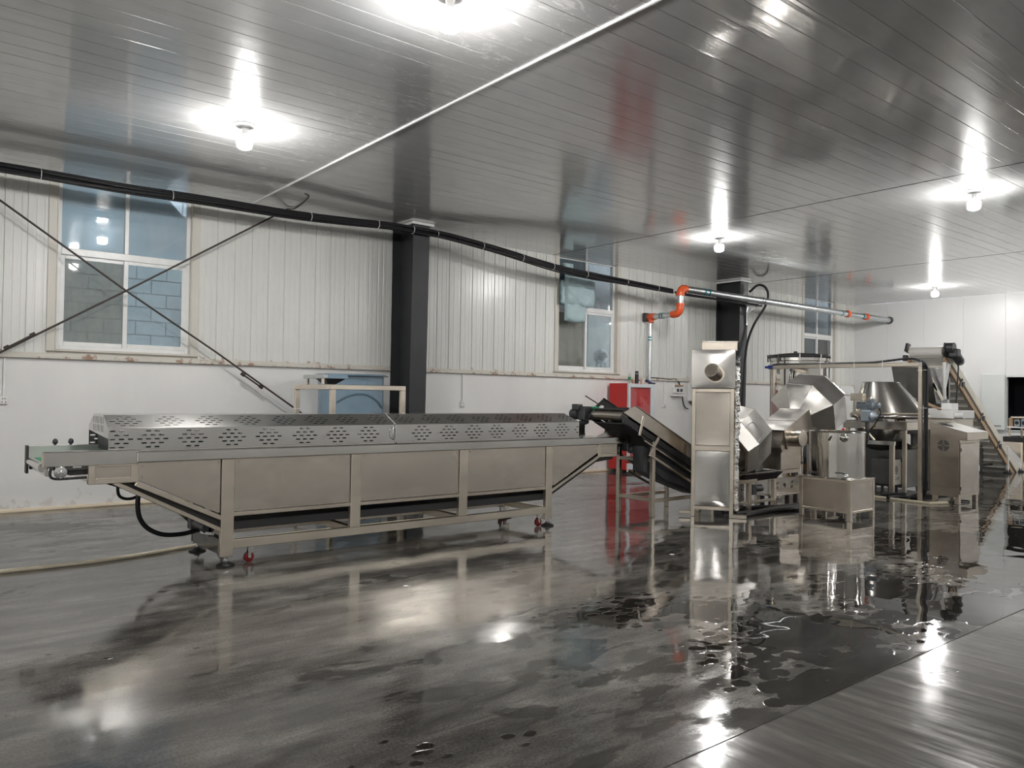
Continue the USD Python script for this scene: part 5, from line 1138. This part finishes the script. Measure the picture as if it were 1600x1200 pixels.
kt.add('side_box', cat(box(13.30, 13.42, 6.72, 6.95, 1.55, 1.68, .006), box(13.30, 13.42, 6.72, 6.95, 1.30, 1.34, .005), beam((13.36, 6.80, 1.30), (13.36, 6.76, 1.6), .02, .03), beam((13.36, 6.92, 1.30), (13.36, 6.90, 1.6), .02, .03)), 'steel_frame', 20)
gm = Thing('gear_motor', 'blue-grey geared motor standing on a bracket in front of the kettle', 'motor', (13.0, 6.4, 1.1))
gm.add('gearbox', cat(box(12.93, 13.09, 6.40, 6.58, 1.185, 1.40, .02), box(12.91, 13.11, 6.42, 6.56, 1.20, 1.385, .012)), 'motor_blue', 20)
gm.add('flange', lathe((12.97, 6.375, 1.29), [(.085, 0), (.085, .02), (.055, .05), (.03, .10)], 24, (-.25, -1, 0)), 'motor_blue', 40)
gm.add('shaft', cyl((12.965, 6.36, 1.285), (12.955, 6.18, 1.285), .016, 12), 'motor_dark', 40)
mo = gm.add('motor', lathe((13.0, 6.66, 1.47), [(.055, 0), (.066, .02), (.066, .25), (.074, .26), (.074, .285), (.05, .31), (.05, .38), (.03, .39)], 28, (0, -1, 0)), 'motor_blue', 40)
gm.add('cooling_fins', [box(13.0 - .07, 13.0 + .07, 6.64 - i * .022 - .006, 6.64 - i * .022, 1.405, 1.535, .002) for i in range(8)], 'motor_blue', 20, under=mo)
gm.add('terminal_box', box(12.955, 13.045, 6.36, 6.47, 1.53, 1.585, .008), 'motor_blue', 20, under=mo)
gm.add('lead', tube(smooth_path([(12.99, 6.28, 1.42), (12.96, 6.24, 1.36), (12.95, 6.28, 1.26), (12.95, 6.34, 1.15), (12.94, 6.44, 1.0), (12.94, 6.5, .80)], 6), .013, 8), 'black_cable', 40)
gm.add('junction', box(12.93, 12.96, 6.31, 6.35, 1.10, 1.14, .004), 'brass', 20)
mf = Thing('motor_stand', 'stainless tube frame with a diagonal brace holding up the geared motor', 'frame', (13.0, 6.3, 0))
mf.add('beam', box(12.965, 13.035, 6.02, 6.66, .815, .885, .005), 'steel_bright', 20)
mf.add('post', [box(12.965, 13.035, 6.03, 6.10, 0, .815, .005), box(12.965, 13.035, 6.58, 6.65, 0, .815, .005)], 'steel_frame', 20)
mf.add('brace', beam((13.0, 6.57, 1.12), (13.0, 6.36, .885), .03, .05, up=(1, 0, 0)), 'steel_frame', 20)
mf.add('upright', [box(12.975, 13.025, 6.46, 6.52, .885, 1.183, .005)], 'steel_dark', 20)
hb = Thing('burner_box', 'stainless box with a sun-and-waves cut-out on its white end, by the gantry foot', 'heater', (13.4, 6.25, 0))
x0, x1, y0, y1 = 13.10, 13.46, 6.13, 6.47
k6 = .993
hb.add('body', box(x0, x1, y0, y1, .145, .56, .01), 'steel_dark', 20)
hb.add('end_plate', plate([(x0 - .004, y0 - .003, .14), (x1 + .004, y0 - .003, .14), (x1 + .004, y0 - .003, .50), (x1 - .03, y0 - .003, .565), (x0 + .03, y0 - .003, .565), (x0 - .004, y0 - .003, .50)], .006), 'white_belt', False, 'pale end plate with sun emblem')
ex, ez = (x0 + x1) / 2, .385
sun = [polar(.026, .034, 0, 2 * PI - .001, 20), Point(0, 0).buffer(.010)] + [affinity.rotate(Polygon([(.044, -.008), (.044, .008), (.084 if i % 2 == 0 else .070, 0)]), i * 30, origin=(0, 0)) for i in range(12)]
sun += [LineString([(-.10 + t * .2, -.125 - j * .026 + .012 * math.sin(t * 7 + j)) for t in np.linspace(0, 1, 14)]).buffer(.0035) for j in range(2)]
hb.add('sun_emblem', extrude2d(unary_union(sun), (ex, y0 - .0075, ez), (1, 0, 0), (0, 0, 1), .003), 'steel_dark', False, kind='stuff')
hb.add('foot', [cyl((x, y, 0), (x, y, .15), .022, 12) for x in (x0 + .05, x1 - .05) for y in (y0 + .05, y1 - .05)], 'motor_dark', 40)
bl = Thing('blower', 'dark round blower with ringed guard beside the round vat under the kettle frame', 'blower', (12.8, 6.7, 0))
bl.add('housing', cat(lathe((12.70, 6.95, .45), [(.17, 0), (.17, .14), (.12, .16)], 32, (-.3, -1, 0)), box(12.62, 12.86, 6.86, 7.02, 0, .3, .01)), 'motor_dark', 40)
for r in (.05, .085, .12, .155): bl.add('guard_ring', tube([np.array([12.65, 6.785, .45]) + r * (math.cos(a) * np.array([.958, -.287, 0]) + math.sin(a) * np.array([0, 0, 1])) for a in np.linspace(0, 2 * PI, 26, endpoint=False)], .006, 6, closed=True), 'steel_dark', 40)
bl.add('pipe', [cyl((12.78, 6.72, .3), (12.78, 6.72, .80), .045, 16), cyl((12.86, 6.62, .3), (12.86, 6.62, .80), .03, 14)], 'steel_mirror', 40)

# ================================================================== HOPPER, CREAM CABINET, ELEVATOR
ho = Thing('weigh_hopper', 'dark glossy sheet-steel hopper hanging under the elevator head', 'hopper', (15.4, 6.7, 1.5))
hy = [(7.12, 2.235), (7.065, 1.92), (6.52, 1.50), (6.285, 1.52), (6.41, 2.19)]
ho.add('body', loft(yz(15.2, hy), yz(15.72, hy)), 'steel_dark', False)
ho.add('rim', cat(beam((15.2, 7.12, 2.235), (15.2, 6.41, 2.20), .02, .03), beam((15.72, 7.12, 2.235), (15.72, 6.41, 2.20), .02, .03)), 'steel', 20)
ho.add('bracket', [beam((15.24, 6.40, 2.0), (15.24, 6.30, 1.75), .02, .06), beam((15.24, 6.36, 1.9), (15.24, 6.18, 1.58), .02, .05)], 'cream', 20)
ho.add('chute', hull([(15.25, y, z) for y, z in ((6.55, 1.50), (6.25, 1.52), (6.5, 1.42), (6.15, 1.46))] + [(15.65, y, z) for y, z in ((6.55, 1.50), (6.25, 1.52), (6.5, 1.42), (6.15, 1.46))]), 'steel_bright', 20)
ho.add('frame_post', [box(15.56, 15.60, y - .02, y + .02, 1.40 if y < 6.33 else 1.40, 2.30, .003) for y in (6.31,)] + [box(15.45, 15.5, 6.23, 6.27, 1.40, 2.30, .003)], 'white', 20)
ho.add('clamp', box(15.42, 15.47, 6.17, 6.32, 1.52, 1.60, .006), 'galvanised', 20)
ho.add('guide', [beam((14.79, 6.335, 1.535), (14.79, 6.095, 1.425), .03, .02), beam((14.79, 6.275, 1.535), (14.79, 6.035, 1.425), .03, .02)], 'tan', 20)
ho.add('top_box', box(15.04, 15.34, 5.955, 6.135, 1.402, 1.53, .008), 'white', 20)
cr = Thing('cream_cabinet', 'cream machine cabinet with a white roller along its top behind the console', 'cabinet', (15.09, 6.035, 0)); cr.shift = np.array([.09, .035, 0])
cr.add('body', box(14.62, 15.5, 5.76, 6.335, .10, 1.255, .008), 'cream', 20)
cr.add('side_panel', box(14.612, 14.622, 5.79, 6.30, .16, 1.20, .003), 'cream', 20)
cr.add('deck', box(14.58, 15.5, 5.74, 6.34, 1.255, 1.40, .008), 'white', 20)
cr.add('roller', cyl((14.66, 5.60, 1.315), (14.66, 6.34, 1.315), .055, 22), 'white', 40)
cr.add('knob', cat(lathe((14.68, 6.36, 1.29), [(.06, 0), (.075, .03), (.06, .06)], 14, (0, 1, 0)), lathe((14.66, 6.39, 1.36), [(.03, 0), (.038, .02), (.025, .04)], 12, (-.4, .9, 0))), 'motor_dark', 30)
cr.add('foot', [cyl((x, y, 0), (x, y, .11), .03, 14) for x in (14.72, 15.4) for y in (5.85, 6.25)], 'motor_dark', 40)
ea = math.atan(.661); ed = np.array([math.cos(ea), 0, -math.sin(ea)]); eu = np.array([math.sin(ea), 0, math.cos(ea)]); EO = np.array([15.95, 0, 2.605])
def ep(s, y, h): return EO + ed * s + eu * h + np.array([0, y, 0])
EL = Thing('belt_elevator', 'steep cleated belt elevator with pale side rails climbing to the hopper', 'elevator', (17.9, 6.8, 0))
elen = 4.72; yn, yf = 6.45, 7.12
for y, nm in ((yn, 'n'), (yf, 'f')):
    EL.add('side_rail', beam(ep(-.02, y, -.01), ep(elen, y, -.01), .03, .15, up=eu), 'cream', 20)
    EL.add('guide_strip', beam(ep(.1, y, -.20), ep(elen - .15, y, -.20), .03, .10, up=eu), 'tan', 20, 'tan guide strip')
    for s in (1.0, 2.25, 3.35): EL.add('bracket', [beam(ep(s, y - .02, -.05), ep(s - .05, y - .02, -.24), .02, .05), box(*(ep(s + .08, y, -.12)[0] + a for a in (-.05, .05)), y - .035, y + .02, *(ep(s + .08, y, -.12)[2] + a for a in (-.05, .05)), .006)], 'motor_dark' , 20)
EL.add('belt', hull([ep(s, y, h) for s in (0, elen) for y in (yn + .03, yf - .03) for h in (-.02, -.035)]), 'white_belt', False)
EL.add('return_belt', hull([ep(s, y, h) for s in (.05, elen - .05) for y in (yn + .035, yf - .035) for h in (-.17, -.18)]), 'white_belt', False)
for q in np.arange(.35, elen - .1, .27): EL.add('cleat', hull([ep(q + a, y, h) for y in (yn + .05, yf - .05) for a, h in ((0, -.18), (.02, -.18), (-.01, -.26), (.02, -.26))]), 'white_belt', False)
EL.add('head_roller', cyl((15.98, yn + .03, 2.53), (15.98, yf - .02, 2.53), .10, 28), 'white_belt', 50)
EL.add('head_apron', hull([(x, y, z) for y in (yn + .04, yf - .03) for x, z in ((15.92, 2.46), (16.0, 2.42), (16.22, 2.26), (16.25, 2.28))]), 'white_belt', False)
EL.add('head_plate', [hull([(15.86, yn - .03, 2.50), (15.92, yn - .03, 2.70), (16.1, yn - .03, 2.68), (16.25, yn - .03, 2.40), (16.0, yn - .03, 2.42)] + [(15.86, yn + .0, 2.50), (15.92, yn + .0, 2.70), (16.1, yn + .0, 2.68), (16.25, yn + .0, 2.40), (16.0, yn + .0, 2.42)]), hull([(x, y, z) for y in (yf, yf + .04) for x, z in ((15.82, 2.56), (15.9, 2.72), (16.02, 2.70), (16.06, 2.5))])], 'motor_dark', 20)
m1 = EL.add('drive_motor', cat(cyl((16.0, yn - .04, 2.60), (16.0, yn - .16, 2.60), .10, 22), box(15.98, 16.16, yn - .22, yn - .05, 2.42, 2.58, .02), cyl((16.12, yn - .12, 2.50), (16.34, yn - .12, 2.36), .085, 20)), 'motor_dark', 35, 'dark drive motor at the elevator head')
EL.add('motor_cap', lathe((16.33, yn - .12, 2.37), [(.09, 0), (.09, .05), (.05, .08)], 20, (.84, 0, -.54)), 'galvanised', 40, under=m1)
EL.add('bearing', [box(15.88, 15.98, yf + .02, yf + .1, 2.36, 2.48, .01)], 'motor_dark', 20)
EL.add('motor_lead', tube(smooth_path([(16.20, yn - .14, 2.36), (16.24, yn - .14, 2.2), (16.22, yn - .13, 1.9), (16.20, yn - .12, 1.4), (16.2, yn - .1, .4)], 7), .014, 8), 'black_cable', 40)
EL.add('post', [box(16.22, 16.29, y - .035, y + .035, 0, 2.16, .005) for y in (yn + .06, yf - .06)], 'steel_dark', 20)
EL.add('strut', [beam((15.92, yn - .02, 1.75), (16.15, yn - .02, 2.3), .03, .03), beam((15.80, yn - .04, 1.5), (16.03, yn - .04, 2.3), .03, .03)], 'white', 20)
EL.add('hanging_cable', [tube(smooth_path([ep(1.4, yf - .1, -.28), ep(2.0, 6.9, -.42), ep(2.6, 6.75, -.46), ep(3.2, 6.7, -.42)], 7), .014, 8), tube(smooth_path([(16.3, 6.9, 1.2), (16.7, 6.85, .95), (17.2, 6.8, .70)], 7), .014, 8)], 'black_cable', 40)
EL.add('leg', [box(19.14, 19.19, yn - .045, yn + .005, 0, .60, .004), box(19.14, 19.19, yf - .0, yf + .05, 0, .60, .004), box(19.86, 19.91, yn - .045, yn + .005, 0, .20, .004)], 'white', 20)
EL.add('foot_pad', [lathe((x, y, 0), [(.09, 0), (.09, .025), (.03, .05), (.025, .10)], 22) for x, y in ((18.6, 6.75), (19.165, yn - .02), (19.885, yn - .02))], 'black', 40)
EL.add('cross_rail', [box(17.6, 19.2, 6.73, 6.77, .16, .20, .003), box(18.57, 18.63, 6.72, 6.78, .1, .62, .003)], 'steel_dark', 20)
FH = Thing('feed_hopper', 'steel feed hopper with drive unit at the elevator foot, cut by the right edge', 'hopper', (20.45, 6.42, 0)); FH.shift = np.array([.05, .016, 0])
FH.add('cone', hull([(x, y, z) for x in (20.0, 20.8) for y in (5.9, 6.78) for z in (.66, .70)] + [(x, y, .20) for x in (20.2, 20.6) for y in (6.25, 6.45)]), 'steel', False)
FH.add('rim', [box(19.97, 20.83, 6.77, 6.80, .66, .78, .004), box(19.97, 20.83, 5.87, 5.90, .66, .78, .004), box(19.96, 19.99, 5.9, 6.77, .66, .78, .004), box(20.81, 20.84, 5.9, 6.77, .66, .78, .004)], 'black', 20, 'black rim')
FH.add('post', [box(x - .025, x + .025, y - .025, y + .025, 0, .70, .004) for x in (20.0, 20.8) for y in (6.42, 5.92)], 'steel_frame', 20)
FH.add('table', box(19.96, 20.84, 6.30, 6.72, .98, 1.01, .004), 'white', 20)
FH.add('table_leg', [box(x - .02, x + .02, y - .02, y + .02, .70, .98, .003) for x in (20.02, 20.78) for y in (6.34, 6.68)], 'steel_frame', 20)
FH.add('drive_box', [box(20.02, 20.4, 6.62, 6.70, 1.01, 1.21, .006)], 'tan', 20)
FH.add('gear_block', [box(20.04, 20.3, 6.48, 6.60, 1.01, 1.17, .01), box(20.04, 20.3, 6.33, 6.46, 1.01, 1.20, .01)], 'motor_blue', 20)
FH.add('gear_bore', [cyl((20.03, 6.54, 1.10), (20.045, 6.54, 1.10), .04, 18), cyl((20.03, 6.39, 1.10), (20.045, 6.39, 1.10), .045, 18)], 'black', 40)
FH.add('drive_top', box(20.0, 20.6, 6.3, 6.66, 1.21, 1.24, .005), 'steel_frame', 20)
for nm, x, y, lb in (('floor_scrap', 6.07, 4.98, 'tiny white scrap lying on the wet floor in front of the steel tower'), ('floor_scrap', 3.28, 5.4, 'tiny pale disc lying on the floor in front of the long conveyor')):
    single(nm, lathe((x, y, 0), [(.022, 0), (.024, .004), (.010, .007)], 12), 'white', lb, 'scrap', smooth=40)
